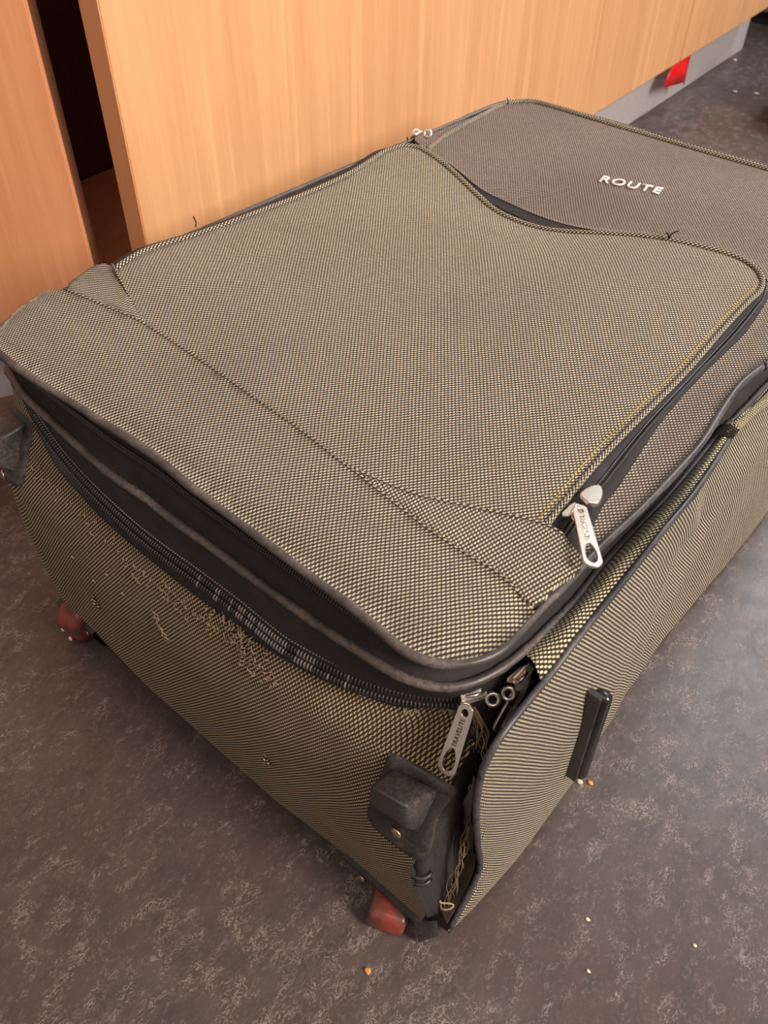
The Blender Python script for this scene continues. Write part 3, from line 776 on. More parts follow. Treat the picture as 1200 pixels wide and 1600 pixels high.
# --- strip of fabric between lower piping and side piping (the hinge side)
hr = [p for p in P3['rim_low'] if p.y > .052 and p.x > -.02]
hr = resample([V((p.x + .001, p.y, p.z - .001)) for p in hr] + [V((-.007, .40, .262)), V((-.006, .64, .262))], n=90)
hs = [p for p in se if p.z > .2575 and p.y > .024]
hs = resample([V((.0105, .052, .262))] + sorted([V(p) for p in hs if p.y > .055], key=lambda p: p.y) + [V((-.004, .36, .258)), V((-.004, .42, .250)), V((.002, .64, .255))], n=90)
rowsH = []
for w in (0, .15, .35, .5, .65, .85, 1.0):
    row = []
    for i, (a, c) in enumerate(zip(hr, hs)):
        bulge = .0048 * math.sin(PI * w) + .0007 * math.sin(i * .9 + w * 5) * math.sin(PI * w) * max(0, 1 - i / 25)
        row.append(a.lerp(c, w) + V((0, 0, bulge)))
    rowsH.append(row)
hinge = loft('hinge_strip', rowsH, FAB_HINGE, case, False, lambda p: (p.x * 1.0 + .0, p.y)); hinge['label'] = 'bright narrow fabric strip between the pipings'
hem = tube('hem_roll', resample([V((-.003, .315, .268))] + P3['hem_far'] + [V((-.004, .5, .25)), V((.0, .64, .25))], .004), .0052, FAB_HINGE, case, 10); hem['label'] = 'rolled fabric hem past the bar tack'
bt = []
for k in range(7):
    q = V((-.004, .296 + k * .0022, .2735))
    bt.append(tube_data([q + V((-.006, -.003, .001)), q + V((0, 0, .0025)), q + V((.006, .004, -.002))], .0006, 5))
v, f, u = join_data(bt); o = raw('bar_tack', v, f, THREAD_BLACK, case); o['kind'] = 'stuff'; o['label'] = 'black thread bar tack'

# --- the soft top: front panel (upper part and right strip in one piece)
ring = [V((p.x, p.y)) for p in RT]
te = res2([V((p.x, p.y)) for p in P3['tape_top']] + [V((-.043, .438))] + [V((p.x, p.y)) for p in P3['tape_right']], .004)
k_start = V((-.436, .500)); 
def nearest(loop, q): return min(range(len(loop)), key=lambda i: (loop[i] - q).length)
i_a = nearest(ring, V((-.004, .098))); i_b = nearest(ring, V((-.4405, .497)))
seg = ring[i_a:i_b + 1] if i_a < i_b else ring[i_a:] + ring[:i_b + 1]
seg = [q + (V((-.22, .34)) - q).normalized() * .0015 for q in seg]
ol = seg + res2([V((-.434, .488)), V((-.420, .480))], .005) + te
clean = []
for q in ol:
    if not clean or (q - clean[-1]).length > .0018: clean.append(q)
fp_ = panel('front_panel', clean, lambda x, y: (x, y, top_z(x, y)), FAB_PANEL, case, None, .006, (0, 0, -.004)); fp_['label'] = 'upper fabric panel carrying the white lettering'
# lettering
t0, t1, t2, t3 = P3['text']
ex = (t1 - t0).normalized(); ey = (t2 - t0); ey = (ey - ex * ey.dot(ex)).normalized()
letters('lettering', 'ROUTE', (t1 - t0).length, .0118, (t0 + V((0, 0, .0006)), ex, ey), .0010, .018, LETTER, fp_, 1.18)

# --- trim along the left and far edge of the upper panel
ue = resample([V((p.x, p.y, p.z + .001)) for p in P3['upper_edge']] + [V((-.07, .674, .305)), V((-.03, .666, .305)), V((-.010, .64, .305))], .003)
hm = tube('edge_trim', ue, .0030, FAB, case, 8); hm['label'] = 'checkered woven trim round the upper panel'
# black edge tape outside the trim on the left
rowsL = [[p + V((-.002, 0, -.001)) for p in ue[:64]], [p + V((-.010, .002, -.002)) for p in ue[:64]], [p + V((-.0145, .003, -.009)) for p in ue[:64]], [p + V((-.015, .003, -.02)) for p in ue[:64]]]
loft('edge_tape', rowsL, TAPE, case)

# --- padded front pocket
pe = smooth_line(resample(P3['pocket_edge'], .0035), 2)
low = [V((-.060, .088)), V((-.10, .072)), V((-.150, .062)), V((-.25, .072)), V((-.349, .078)), V((-.385, .09))]
ol = [V((p.x, p.y)) for p in pe] + res2(low, .006)
clean = []
for q in ol:
    if not clean or (q - clean[-1]).length > .0015: clean.append(q)
pocket = panel('front_pocket', clean, lambda x, y: (x, y, pocket_z(x, y)), FAB, case, None, .006, (0, 0, -.006)); pocket['label'] = 'large padded front pocket with a dented top edge'
i_r = min(range(len(pe)), key=lambda i: (pe[i] - V((-.049, .439, .315))).length)
pt = tube('hem_trim', [p + V((0, 0, .0004)) for p in pe], .0026, FAB, pocket, 8, False, lambda t: 1 if t < i_r / len(pe) else .75); pt['label'] = 'checkered hem of the pocket'
# stitch line near the right edge
parts = []
stl = resample([p + V((-.006, 0, 0)) for p in pe[i_r + 4:]], .0034)
for i in range(len(stl) - 1):
    a = stl[i]; c = a.lerp(stl[i + 1], .6)
    parts.append(tube_data([V((q.x, q.y, pocket_z(q.x, q.y) + .0003)) for q in (a, a.lerp(c, .5), c)], .0005, 5))
v, f, u = join_data(parts); o = raw('stitching', v, f, STITCH, pocket); o['kind'] = 'stuff'; o['label'] = 'ochre stitches along the right edge'

# zipper tape round the pocket: top gap, right side, left side
tt_ = resample(P3['tape_top'], n=60)
i_l = min(range(len(pe)), key=lambda i: (pe[i] - V((-.400, .458, .318))).length)
pp = resample(pe[i_l:i_r + 1], n=60)
rowsZ = []
for w in (0, .25, .5, .75, 1):
    rowsZ.append([(a + V((0, 0, -.004))).lerp(c + V((0, 0, -.0008)), w) + V((0, 0, -.004 * math.sin(PI * w))) for a, c in zip(pp, tt_)])
ptape = loft('pocket_zipper_tape', rowsZ, TAPE, case); ptape['label'] = 'black zipper tape in the gap above the pocket'
tube('tape_edge', [a.lerp(c, .72) + V((0, 0, .0008)) for a, c in zip(rowsZ[1], rowsZ[3])], .0012, RUNNER, ptape, 6)
tr_ = resample([P3['tape_top'][-1], V((-.043, .438, .3095))] + P3['tape_right'], n=70)
pr = resample(pe[i_r:], n=70)
rowsZ = []
for w in (0, .12, .3, .42, .5, .58, .7, .88, 1):
    rowsZ.append([(a + V((0, 0, -.0025))).lerp(c + V((0, 0, .0008)), w) + V((0, 0, (-.0012 if w in (.42, .5, .58) else 0))) for a, c in zip(pr, tr_)])
ztape = loft('pocket_zipper_tape', rowsZ, TAPE, case); ztape['label'] = 'black zipper tape along the right of the pocket'
pc = resample([rowsZ[4][i] for i in range(0, 70, 3)], .0016)
tooth_rows('zipper_teeth', pc, lambda i, p, t: V((t.y, -t.x, 0)).normalized(), .0017, .0042, .0010, ztape, TOOTH)
for r in (rowsZ[3], rowsZ[5]):
    tube('tape_edge', [p + V((0, 0, .0009)) for p in r], .0008, RUNNER, ztape, 5)
i_t = min(range(len(pe)), key=lambda i: (pe[i] - V((-.419, .45, .319))).length)
ls = [p for p in pe[:i_t + 3]]
rowsZ = [[p + V((0, 0, -.003)) for p in ls], [p + V((-.009, .001, -.0025)) for p in ls], [p + V((-.017, .002, -.005)) for p in ls], [p + V((-.024, .003, -.013)) for p in ls]]
lt = loft('pocket_zipper_tape', rowsZ, TAPE, case); lt['label'] = 'black zipper tape along the left of the pocket'

# --- lower panel and the two folded gussets
seam = P3['gus_l_seam'] + P3['pleat_low'][4:8]
gl, gt, gr = P3['gus_l'], P3['gus_r_top'], P3['gus_r_low']
i_a = nearest(ring, V((-.449, .062))); i_b = nearest(ring, V((-.004, .056)))
seg = ring[i_a:i_b + 1] if i_a < i_b else ring[i_a:] + ring[:i_b + 1]
seg = [q + (V((-.22, .34)) - q).normalized() * .0012 for q in seg]
ups = [V((p.x, p.y)) for p in (gl[0:1] + P3['gus_l_seam'][1:] + P3['pleat_low'][4:8] + gr)]
ups = res2(ups, .005)
ol = seg + [V((-.005, .058))] + ups[::-1] 
clean = []
for q in ol:
    if not clean or (q - clean[-1]).length > .0018: clean.append(q)
def low_z(x, y):
    z = pocket_z(x, y) + .0015
    e = min((V((x, y)) - q).length for q in seg)
    return z - .005 * max(0, 1 - e / .022) ** 2
lp = panel('lower_panel', clean, lambda x, y: (x, y, low_z(x, y)), FAB, case, lambda x, y: (x, y), .006, (0, 0, -.004)); lp['label'] = 'lower fabric panel below the folded seam'
def gusset(name, outline, dz, rot):
    ol = res2([V((p.x, p.y)) for p in outline], .004)
    ca, sa = math.cos(rot), math.sin(rot)
    return panel(name, ol[:-1], lambda x, y: (x, y, pocket_z(x, y) + dz(x, y)), FAB, case, lambda x, y: (x * ca - y * sa, x * sa + y * ca), .005, (0, 0, -.003))
g1 = gusset('gusset', gt[0:7] + [gt[7]] + [V((-.004, .075, .3))] + [gr[4]] + gr[3::-1] + [gt[0]], lambda x, y: .0012, -.42); g1['label'] = 'triangular folded gusset at the right end of the seam'
g2 = gusset('gusset', [gl[0], V((-.4405, .085, .3)), V((-.441, .108, .3)), gl[2], gl[3], gl[4]] + P3['gus_l_seam'][::-1], lambda x, y: .0022 - .006 * max(0, 1 - (V((x, y)) - V((-.44, .09))).length / .06), .55); g2['label'] = 'triangular folded gusset at the left end of the seam'
tube('fold_edge', [V((p.x, p.y, low_z(p.x, p.y) - .0002)) for p in resample([V((q.x, q.y, 0)) for q in ups], .005)], .0011, FAB, lp, 6)
tube('fold_edge', [V((p.x, p.y, pocket_z(p.x, p.y) + .0012)) for p in resample(gt[:7], .005)], .0010, FAB, g1, 6)
tube('fold_edge', [V((p.x, p.y, pocket_z(p.x, p.y) + .0016)) for p in resample(gl[2:], .005)], .0010, FAB, g2, 6)

# --- torn corner: dark lining, loose threads, frayed cloth
def corner_row(fr, zs):
    out = []
    for z in zs:
        er = min(P3['end_right'], key=lambda p: abs(p.z - z)); sd = min(P3['side_edge'], key=lambda p: abs(p.z - z) + (10 if p.y > .04 else 0))
        A = V((er.x - .006, end_y(er.x, z) + .004, z)); D = V((.0075, sd.y + .003, z))
        Bm = A.lerp(D, .35) + V((0, .004, 0)); Cc = A.lerp(D, .72) + V((-.006, .034 + .022 * min(1, max(0, (z - .17) / .04)), 0))
        seq = [A, Bm, Cc, D]
        out.append(resample(seq, n=9)[fr])
    return out
zs = [.2625, .25, .235, .22, .205, .19, .175, .16, .145, .13, .115, .10, .085, .07, .055, .04, .025, .010, .0008]
rowsC = []
for fr in range(9):
    row = corner_row(fr, zs)
    row = smooth_line(row, 2)
    rowsC.append([p + V((mnoise.noise(p * 60) * .004, mnoise.noise(p * 45 + V((5, 0, 0))) * .005, 0)) for p in row])
lining = loft('torn_lining', [smooth_line(r, 1) for r in rowsC], LINING, case); lining['label'] = 'black lining showing through the ripped corner'
# grey plastic stiffener roll with two bands
fold = resample([V((-.020, .0, .150)), V((-.017, -.003, .125)), V((-.016, -.006, .10)), V((-.018, -.007, .08)), V((-.019, -.006, .055)), V((-.016, -.002, .03))], .004)
allow = []
DK = [(min(P3['side_edge'], key=lambda p: abs(p.z - z) + (10 if p.y > .04 else 0)), z) for z in (.235, .22, .205, .19, .175, .16, .14, .12, .10, .08, .06, .045, .03)]
for w in (0, .3, .6, 1):
    allow.append(smooth_line([V((.0085 - w * (.011 + .003 * math.sin(z * 160 + 2)) * min(1, max(.1, (.225 - z) / .05)), q.y - .001 + (.006 * w + .002 * math.sin(z * 210) * w) * min(1, max(.1, (.225 - z) / .05)), z)) for q, z in DK], 1))
al = loft('seam_allowance', [resample(r, n=50) for r in allow], BROWNCLOTH, lining); al['label'] = 'frayed brown cloth edge inside the tear'
stf = tube('stiffener', fold, .0075, LINING, case, 12, False, lambda t: .75 + .3 * math.sin(PI * t) + .12 * math.sin(t * 40)); stf['label'] = 'crumpled black stiffener edge in the tear'
for z in (.094, .084):
    tube('stiffener_band', [V((-.0165 + .0085 * math.cos(q), -.0065 - .0085 * math.sin(q), z)) for q in [i * PI / 10 - .2 for i in range(12)]], .0016, PLASTIC, stf, 6)
rn = random.Random(11)
def strand(pts, amp, n, r, material, parent, name='thread'):
    base = resample(pts, n=n); ph1, ph2 = rn.uniform(0, 6), rn.uniform(0, 6); fq = rn.uniform(4, 9)
    out = [p + V((math.sin(fq * i / n * 3 + ph1) * amp, math.cos(fq * i / n * 2.3 + ph2) * amp, 0)) * min(1, i / n * 3) for i, p in enumerate(base)]
    return tube(name, out, r, material, parent, 5)
th = P3['threads']
for k in range(9):
    i0, i1 = rn.choice([0, 0, 1, 1, 2]), rn.choice([5, 6, 6, 7])
    off = V((rn.uniform(-.005, .002), rn.uniform(-.005, .003), rn.uniform(-.01, .006)))
    strand([p + off * (.3 + .7 * i / 7) for i, p in enumerate(th)][i0:i1], .0016, 26, rn.uniform(.00028, .0005), THREAD_DARK, lining)
cv = th[-1]
tube('thread', [cv + V((-.004 * math.cos(q) - .002, -.003 * math.sin(q * 1.3), .004 + .0016 * q)) for q in [i * .35 for i in range(20)]], .0007, THREAD, lining, 5)
tf = P3['tuft']
for k in range(13):
    o = V((rn.uniform(-.003, .003), rn.uniform(-.004, .001), 0))
    strand([p + o * (.5 + .5 * i) + V((rn.uniform(-.0012, .0012), 0, 0)) for i, p in enumerate(tf)], .0008, 14, .00038, THREAD, case, 'frayed_tuft')
parts = []
for k in range(46):
    q = rl_seg[16].lerp(V((-.020, .030, .232)), 0)
    sx = rn.uniform(-.052, -.020)
    tp = min(P3['tape_low'], key=lambda p: abs(p.x - sx))
    q = V((sx, end_y(sx, tp.z) - .0008, tp.z + rn.uniform(-.001, .002)))
    L = rn.uniform(.005, .013)
    parts.append(tube_data([q, q + V((rn.uniform(-.001, .001), -.0014, -L * .5)), q + V((rn.uniform(-.003, .002), -.001, -L))], .00036, 4))
v, f, u = join_data(parts); o = raw('frayed_fringe', v, f, THREAD, body); o['kind'] = 'stuff'; o['label'] = 'cream frayed fringe under the slider'
# scuffed ridge and loose loops on the wheel end
parts = []
cr = resample(P3['crease'], .0016)
for k, p in enumerate(cr):
    for r_ in range(3 if p.x > -.28 else 1):
        if rn.random() < .55: continue
        q = V((p.x + rn.uniform(-.002, .002), 0, p.z + rn.gauss(0, .0035)))
        q.y = end_y(q.x, q.z) - .0004
        a = rn.uniform(0, 6.28); l = rn.uniform(.0015, .005)
        dv = V((math.cos(a) * l, -.0005, math.sin(a) * l))
        parts.append(tube_data([q, q + dv * .5 + V((0, -.0010, 0)), q + dv], .00035, 4))
fr0 = P3['fray'][0]
for k in range(90):
    q = V((fr0.x + rn.gauss(0, .014), 0, fr0.z + .006 + rn.gauss(0, .005))); q.z -= (q.x - fr0.x) * .02
    q.y = end_y(q.x, q.z) - .0004
    l = rn.uniform(.002, .006); a = rn.uniform(-1.0, 1.0) + 1.3
    dv = V((math.cos(a) * l, -.0006, math.sin(a) * l))
    parts.append(tube_data([q, q + dv * .5 + V((0, -.0015, 0)), q + dv], .00045, 4))
for c0, c1 in ((P3['fray'][2], P3['fray'][3]),):
    for k in range(12):
        q = c0.lerp(c1, k / 12 * 1.3); q.x += rn.uniform(-.004, .004); q.y = end_y(q.x, q.z) - .0006
        pts = [q + V((.003 * math.cos(t), -.0012 * abs(math.sin(t)), .003 * math.sin(t))) for t in [rn.uniform(0, 3) + i * .6 for i in range(6)]]
        parts.append(tube_data(pts, .00038, 4))
for p in P3['nicks'][2:]:
    parts.append(tube_data([p, p + V((.0015, -.001, .001)), p + V((.0025, 0, -.0015))], .0005, 4))
v, f, u = join_data(parts); o = raw('snagged_threads', v, f, THREAD, body); o['kind'] = 'stuff'; o['label'] = 'snagged and frayed threads on the wheel end'
for k, p in enumerate(P3['nicks'][:2]):
    q = V((p.x, end_y(p.x, p.z), p.z))
    a = V((-.0035, 0, .0058)) if k == 0 else V((-.003, 0, .004))
    tube('torn_nick', resample([q + a + V((0, -.0004, 0)), q + V((0, -.0025, 0)), q - a + V((0, -.0006, 0))], n=7), .0012, FAB_END, body, 6, False, lambda t: .5 + math.sin(PI * t))
# small holes in the frayed patch
for dx, dz in ((-.003, .004), (.010, .000)):
    q = V((fr0.x + dx, 0, fr0.z + dz)); q.y = end_y(q.x, q.z) - .0006
    pts = [q + V((.0014 * math.cos(t) * 1.2, 0, .0022 * math.sin(t))) for t in [i * PI / 4 for i in range(8)]]
    raw('worn_hole', pts, [tuple(range(8))], DARKBOX, body)

# --- corner feet, each a flange with a block and a rivet
def corner_foot(shift, mirror):
    def T(p):
        x = (-.450 - p.x) if mirror else p.x
        y = end_y(x, p.z) + (p.y - end_y(p.x, p.z)) if mirror else p.y
        if mirror and x < -XR:
            b_ = V(body_pt(-x, p.z)); e = p.y - end_y(p.x, p.z)
            q = min((-x - XR) / RC, PI / 2)
            return b_ + V((math.sin(q) * e, math.cos(q) * e, 0))
        return V((x, y, p.z))
    f = P3['foot']
    ol = res2([V((p.x, p.z)) for p in f] + [V((f[0].x, f[0].z))], .004)[:-1]
    fl = panel('corner_foot', ol, lambda x, z: T(V((x, end_y(x, z) - .0025, z))), PLASTIC, case, None, .005, (0, .004, 0))
    fl['label'] = 'black plastic corner foot at the far left end' if mirror else 'scuffed black plastic corner foot beside the tear'
    bx = P3['foot_box']
    vs = [T(p) for p in bx]
    tlb, trb, tlf, trf, blf, brf, brb, blb = range(8)
    fs = [(tlb, tlf, trf, trb), (tlf, blf, brf, trf), (trf, brf, brb, trb), (tlb, blb, blf, tlf), (blf, blb, brb, brf), (tlb, trb, brb, blb)]
    bk = raw('block', vs, fs, PLASTIC, fl, None, False)
    bevelled(bk, .0028, 3)
    bk.data.polygons.foreach_set('use_smooth', [True] * len(bk.data.polygons))
    rp = P3['rivet'][0]
    c = T(V((rp.x, end_y(rp.x, rp.z) - .0035, rp.z)))
    q = min(max((-c.x - XR) / RC, 0), PI / 2) if mirror else 0
    out = V((-math.sin(q), -math.cos(q), .08)).normalized()
    disc('rivet', c, out, .0036, .0014, RIVET, fl)
    return fl
def disc(name, c, out, r, h, material, parent, n=20):
    e1 = out.cross(V((0, 0, 1)));
    if e1.length < .1: e1 = out.cross(V((1, 0, 0)))
    e1.normalize(); e2 = out.cross(e1)
    vs, fs = [], []
    prof = ((1, 0), (1, .5), (.86, .9), (.5, 1.0))
    for (k, z) in prof:
        for i in range(n):
            a = 2 * PI * i / n; vs.append(c + (e1 * math.cos(a) + e2 * math.sin(a)) * r * k + out * h * z)
    for j in range(len(prof) - 1):
        for i in range(n): fs.append((j * n + i, j * n + (i + 1) % n, (j + 1) * n + (i + 1) % n, (j + 1) * n + i))
    fs.append(tuple(range((len(prof) - 1) * n, len(prof) * n)))
    fs.append(tuple(range(n - 1, -1, -1)))
    return raw(name, vs, fs, material, parent)
corner_foot(0, False)
def wrapped(s_, z, out):
    q = min(max(0, (s_ - XR) / RC), PI / 2)
    return V(body_pt(s_, z)) + V((-math.sin(q), -math.cos(q), 0)) * out
ol = res2([V(p) for p in ((.405, .247), (.424, .2475), (.443, .246), (.468, .240), (.474, .222), (.470, .196), (.452, .187), (.432, .189), (.416, .196), (.407, .200), (.4045, .222), (.405, .247))], .004)[:-1]
fl = panel('corner_foot', ol, lambda a, z: wrapped(a, z, .0030), PLASTIC, case, None, .004, (.003, .005, 0)); fl['label'] = 'black plastic corner foot at the far left end'
bk = raw('block', [wrapped(*q) for q in ((.411, .2445, .001), (.455, .2455, .001), (.414, .2405, .023), (.450, .2410, .023), (.416, .219, .021), (.449, .219, .021), (.411, .206, .001), (.455, .206, .001))],
         [(0, 1, 3, 2), (2, 3, 5, 4), (4, 5, 7, 6), (0, 2, 4, 6), (1, 7, 5, 3), (0, 6, 7, 1)], PLASTIC, fl, None, False)
bevelled(bk, .0026, 3)
bk.data.polygons.foreach_set('use_smooth', [True] * len(bk.data.polygons))
disc('rivet', wrapped(.426, .1955, .003), V((-.3, -.95, .1)).normalized(), .0036, .0016, RIVET, fl)

# --- kick strips and wheels along the bottom edge
def kick(x0, x1, name_label):
    n = 16; rows = []
    for yo, z in ((-.0035, .030), (-.0050, .026), (-.0050, .006), (-.0030, .0010), (.004, .0006)):
        rows.append([V((x0 + (x1 - x0) * i / n, end_y(x0 + (x1 - x0) * i / n, z) + yo, z)) if yo < 0 else V((x0 + (x1 - x0) * i / n, .0, z)) for i in range(n + 1)])
    top = [V((p.x, p.y + .005, p.z + .001)) for p in rows[0]]
    k = loft('kick_strip', [top] + rows, PLASTIC, case); k['label'] = name_label
    for x in (x0 + .25 * (x1 - x0), x0 + .75 * (x1 - x0)):
        disc('rivet', V((x, end_y(x, .018) - .0052, .018)), V((0, -1, .1)).normalized(), .0028, .001, RIVET, k, 12)
    return k
kick(-.078, -.006, 'black kick strip at the near bottom corner')
kick(-.440, -.384, 'black kick strip at the far bottom corner')
flap = raw('torn_flap', resample([V((-.010, -.017, .029)), V((.001, -.008, .036)), V((.006, -.009, .012)), V((-.004, -.018, .0012))], n=4) + [V((-.002, -.020, .017))],
           [(0, 1, 4), (1, 2, 4), (2, 3, 4), (3, 0, 4)], PLASTIC, case); flap['label'] = 'torn grey scrap of the corner edging'
# wheels
def wheel(c, axis, r, w, parent):
    bm = bmesh.new()
    bmesh.ops.create_cone(bm, cap_ends=True, segments=28, radius1=r, radius2=r, depth=w)
    bmesh.ops.bevel(bm, geom=[e for e in bm.edges if abs(e.verts[0].co.z - e.verts[1].co.z) < 1e-6 and len(e.link_faces) == 2], offset=w * .28, segments=3, affect='EDGES', profile=.5)
    bm.transform(V((0, 0, 1)).rotation_difference(axis).to_matrix().to_4x4()); bm.transform(Matrix.Translation(c))
    me = bpy.data.meshes.new('wheel'); bm.to_mesh(me); bm.free()
    return link_mesh('wheel', me, REDW, parent)
w1 = wheel(V((-.415, -.008, .0215)), V((1, .15, 0)).normalized(), .021, .030, case); w1['label'] = 'dirty red wheel under the far bottom corner'
disc('hub_cap', V((-.430, -.012, .020)), V((-1, -.2, .1)).normalized(), .009, .002, REDSPOT, w1)
for q in (V((-.415, -.0285, .022)), V((-.406, -.0283, .016))):
    disc('bare_spot', q, V((.1, -1, .2)).normalized(), .0022, .001, CRUMB, w1, 10)
hs_ = oriented_box('wheel', V((-.0335, -.0125, .0125)), V((.93, .36, 0)).normalized(), V((-.36, .93, 0)).normalized(), V((.0, .25, 1)).normalized(), (.029, .034, .019), REDW, case, .004)
hs_['label'] = 'broken red wheel stub under the near bottom corner'
hs_.data.polygons.foreach_set('use_smooth', [True] * len(hs_.data.polygons))
disc('bare_spot', V((-.0310, -.0205, .0200)), V((0, -.2, 1)).normalized(), .0036, .0008, REDSPOT, hs_, 9)
disc('bare_spot', V((-.0285, -.0120, .0215)), V((0, -.2, 1)).normalized(), .0026, .0008, REDSPOT, hs_, 9)

# --- skid on the long side
ra, rb, rc, rd = P3['runner']
up_ = ((ra + rb) / 2 - (rc + rd) / 2); Ln = up_.length; up_.normalize()
cx = (ra + rb + rc + rd) / 4
ey_ = V((0, 1, 0)); ey_ = (ey_ - up_ * ey_.dot(up_)).normalized(); ex_ = ey_.cross(up_).normalized()
cx = V((.0275, cx.y, cx.z))
rb_ = oriented_box('side_runner', cx, ex_, ey_, up_, (.012, .0098, Ln), RUNNER, case, .0040); rb_['label'] = 'upright black plastic runner on the long side'
rb_.data.polygons.foreach_set('use_smooth', [True] * len(rb_.data.polygons))
oriented_box('runner_flange', cx - ey_ * .0042 - ex_ * .003, ex_, ey_, up_, (.009, .0045, Ln * 1.03), PLASTIC, rb_, .001)

# --- zipper sliders and pulls
def rrect(w0, w1, L, n=6):
    """tapered tab outline along +x from 0 to L"""
    pts = []
    for i in range(n + 1):
        a = PI / 2 + PI * i / n; pts.append((w0 / 2 * (1 + math.cos(a)) * .8, w0 / 2 * math.sin(a)))
    for i in range(n + 1):
        a = -PI / 2 + PI * i / n; pts.append((L - w1 / 2 * .8 + w1 / 2 * math.cos(a) * .8, w1 / 2 * math.sin(a)))
    return pts
def oval(cx, a, b_, n=16, egg=0):
    return [(cx + a * math.cos(t), b_ * math.sin(t) * (1 + egg * math.cos(t))) for t in [2 * PI * i / n for i in range(n)]]
def pull(parent, top, tip, face, label, text=True, engraved=False, flip=False, k=1.0):
    ex = (tip - top).normalized(); L = (tip - top).length + .004
    ey = face.cross(ex).normalized(); o = top - ex * .003
    p = curve_mesh('pull', [rrect(.0090 * k, .0114 * k, L), oval(.0050, .0026 * k, .0023 * k), oval(L - .0098, .0078, .0039 * k, 20, .22)], .0012, .0003, (o, ex, ey), METAL, parent)
    p['label'] = label
    if text:
        ez = ex.cross(ey)
        h = .0028; wd = L - .0096 - .0078 - .0095
        if flip: fr = (o + ex * (.0086 + wd) + ey * (h / 2) + ez * .0009, -ex, -ey)
        else: fr = (o + ex * .0086 - ey * (h / 2) + ez * .0009, ex, ey)
        letters('lettering', 'TRAVELITE', wd, h, fr, .00025, .01, ENGRAVE if engraved else EMBOSS, p, 1.05)
    return p
def slider_body(name, c, t, n_, size=1.0, label=None, parent=case, bridge=True):
    """t along the zipper, n_ outward"""
    sdir = n_.cross(t).normalized()
    ol = [(-.0065, .0034), (-.0050, .0046), (.0030, .0040), (.0062, .0030), (.0062, -.0030), (.0030, -.0040), (-.0050, -.0046), (-.0065, -.0034), (-.0040, 0)]
    ol = [(a * size, q * size) for a, q in ol]
    s = curve_mesh(name, [ol], .0016, .0004, (c + n_ * .0022, t, sdir), METAL, parent)
    if label: s['label'] = label
    if bridge:
        ring_ = [c + n_ * (.0032 + .0034 * math.sin(q)) + t * (.0045 * math.cos(q)) for q in [PI * i / 10 for i in range(11)]]
        tube('bridge', ring_, .0010, METAL, s, 8)
    return s
# pocket slider with its pull lying over the rim, and a teardrop slider behind it
pa0, pa1, _ = P3['pull_a']
tz = (P3['pocket_coil'][-2] - P3['pocket_coil'][-1]).normalized()
sa = slider_body('slider', V((-.0245, .1245, .3115)), tz, V((0, 0, 1)), 1.0, 'silver slider at the lower end of the pocket zipper')
pull(sa, pa0 + V((0, 0, .0035)), pa1 + V((0, 0, .003)), V((.12, -.1, 1)).normalized(), 'silver pull hanging over the rim', True, False, False, .84)
tear = [(.0085 * math.cos(q) * (1 if math.cos(q) > 0 else .75), .0048 * math.sin(q) * (1 - .35 * math.cos(q))) for q in [2 * PI * i / 20 for i in range(20)]]
sb = curve_mesh('slider', [tear], .0022, .0010, (P3['slider'][1] + V((.001, -.001, .0035)), tz, V((0, 0, 1)).cross(tz)), METAL, case)
sb['label'] = 'silver teardrop slider, second on the pocket zipper'
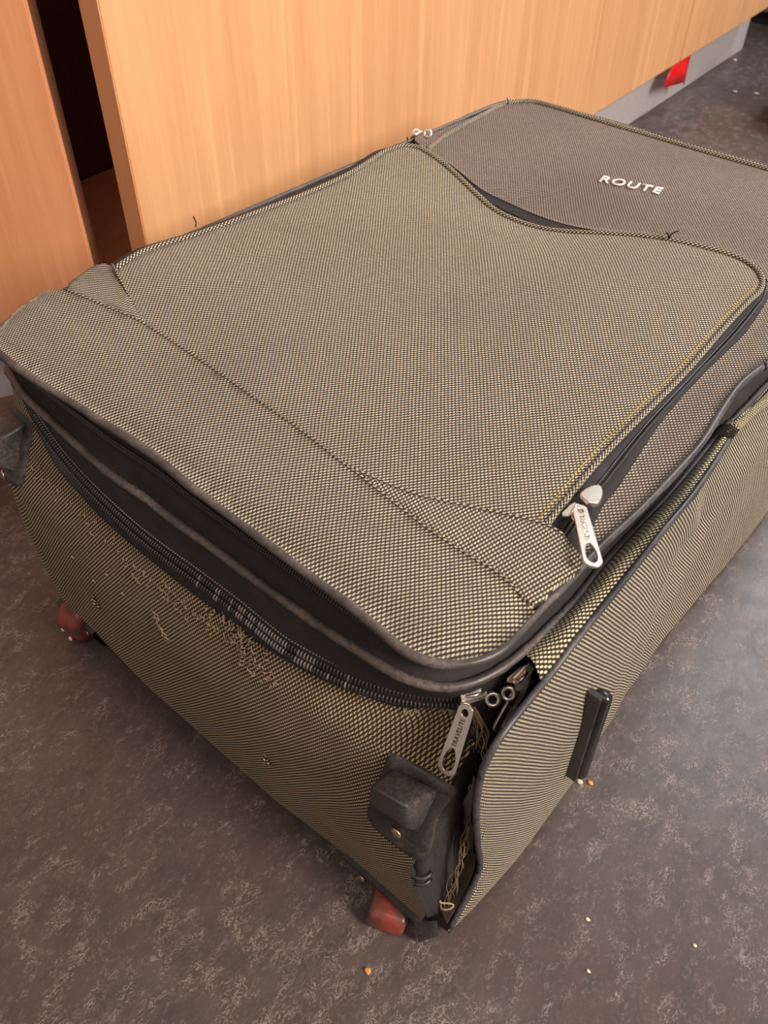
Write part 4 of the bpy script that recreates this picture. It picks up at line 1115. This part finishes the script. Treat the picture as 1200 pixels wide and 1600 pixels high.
# main zipper sliders at the torn corner
b0, b1, b2 = P3['slider_b']
tb = (b1 - b0).normalized()
nb = V((.25, -.80, .55)); nb = (nb - tb * nb.dot(tb)).normalized()
s1 = slider_body('slider', (b0 + b1) / 2 + nb * .002, tb, nb, 1.15, 'shiny slider on the wheel end of the main zipper')
oriented_box('slider_roof', (b0 + b1) / 2 + nb * .0058, tb, nb.cross(tb), nb, (.0150, .0064, .0018), METAL, s1, .0005)
pt0, _, pt1 = P3['pull_b']
pull(s1, pt0 + V((0, -.005, .003)), pt1 + V((.0015, -.011, .008)), V((0, -.70, .72)).normalized(), 'rose tinted pull hanging beside the tear', True, True, True)
def lock_eye(c, nrm, parent):
    e1 = nrm.cross(V((0, 0, 1))).normalized(); e2 = nrm.cross(e1)
    ring_ = [c + (e1 * math.cos(q) + e2 * math.sin(q)) * .0034 for q in [2 * PI * i / 18 for i in range(18)]]
    return tube('lock_eye', ring_, .0013, METAL, parent, 8, True)
lock_eye(b2 + nb * .004, V((.4, -.6, .65)).normalized(), s1)
c0, c1, c2 = P3['slider_c']
tc = (c1 - c0).normalized(); nc = V((.45, -.65, .6)); nc = (nc - tc * nc.dot(tc)).normalized()
s2 = slider_body('slider', c0.lerp(c1, .6) + nc * .002, tc, nc, 1.05, 'brassy slider near the rounded tape end')
oriented_box('slider_roof', c0.lerp(c1, .78) + nc * .0052, tc, nc.cross(tc), nc, (.013, .0058, .0018), METAL, s2, .0005)
lock_eye(c2 + nc * .005, V((.3, -.7, .6)).normalized(), s2)
q0, qn, qf = P3['pull_c']; q1 = qn.lerp(qf, .66)
pull(s2, q0 + nc * .003, q1 + nc * .003, V((.80, -.10, .15)).cross(q1 - q0).cross(q1 - q0).normalized() * -1, 'pull seen edge-on, hanging into the tear', False)
# far slider on the left edge of the pocket
fs_ = P3['far_slider']
s3 = slider_body('slider', fs_[0] + V((-.004, .006, .002)), V((.1, 1, 0)).normalized(), V((-.6, 0, .8)), 1.0, 'small silver slider at the far left corner of the pocket')
lock_eye(fs_[2] + V((-.003, 0, .003)), V((.3, -.8, .5)).normalized(), s3)
# loose black threads on the top hem
lo = P3['loose']
for a_, c_ in (((0, 1, 2), 0), ((0, 3), 1)):
    tube('loose_thread', resample([lo[i] for i in a_] if len(a_) > 2 else [lo[0], lo[0].lerp(lo[3], .5) + V((0, 0, .002)), lo[3]], n=8), .0006, THREAD_BLACK, pocket, 5)
hr_ = P3['hairs']
for k in (0, 2, 4):
    tube('loose_thread', resample([hr_[k], hr_[k].lerp(hr_[k + 1], .5) + V((.001, .0005, 0)), hr_[k + 1]], n=6), .0006, THREAD_BLACK, pocket, 5)
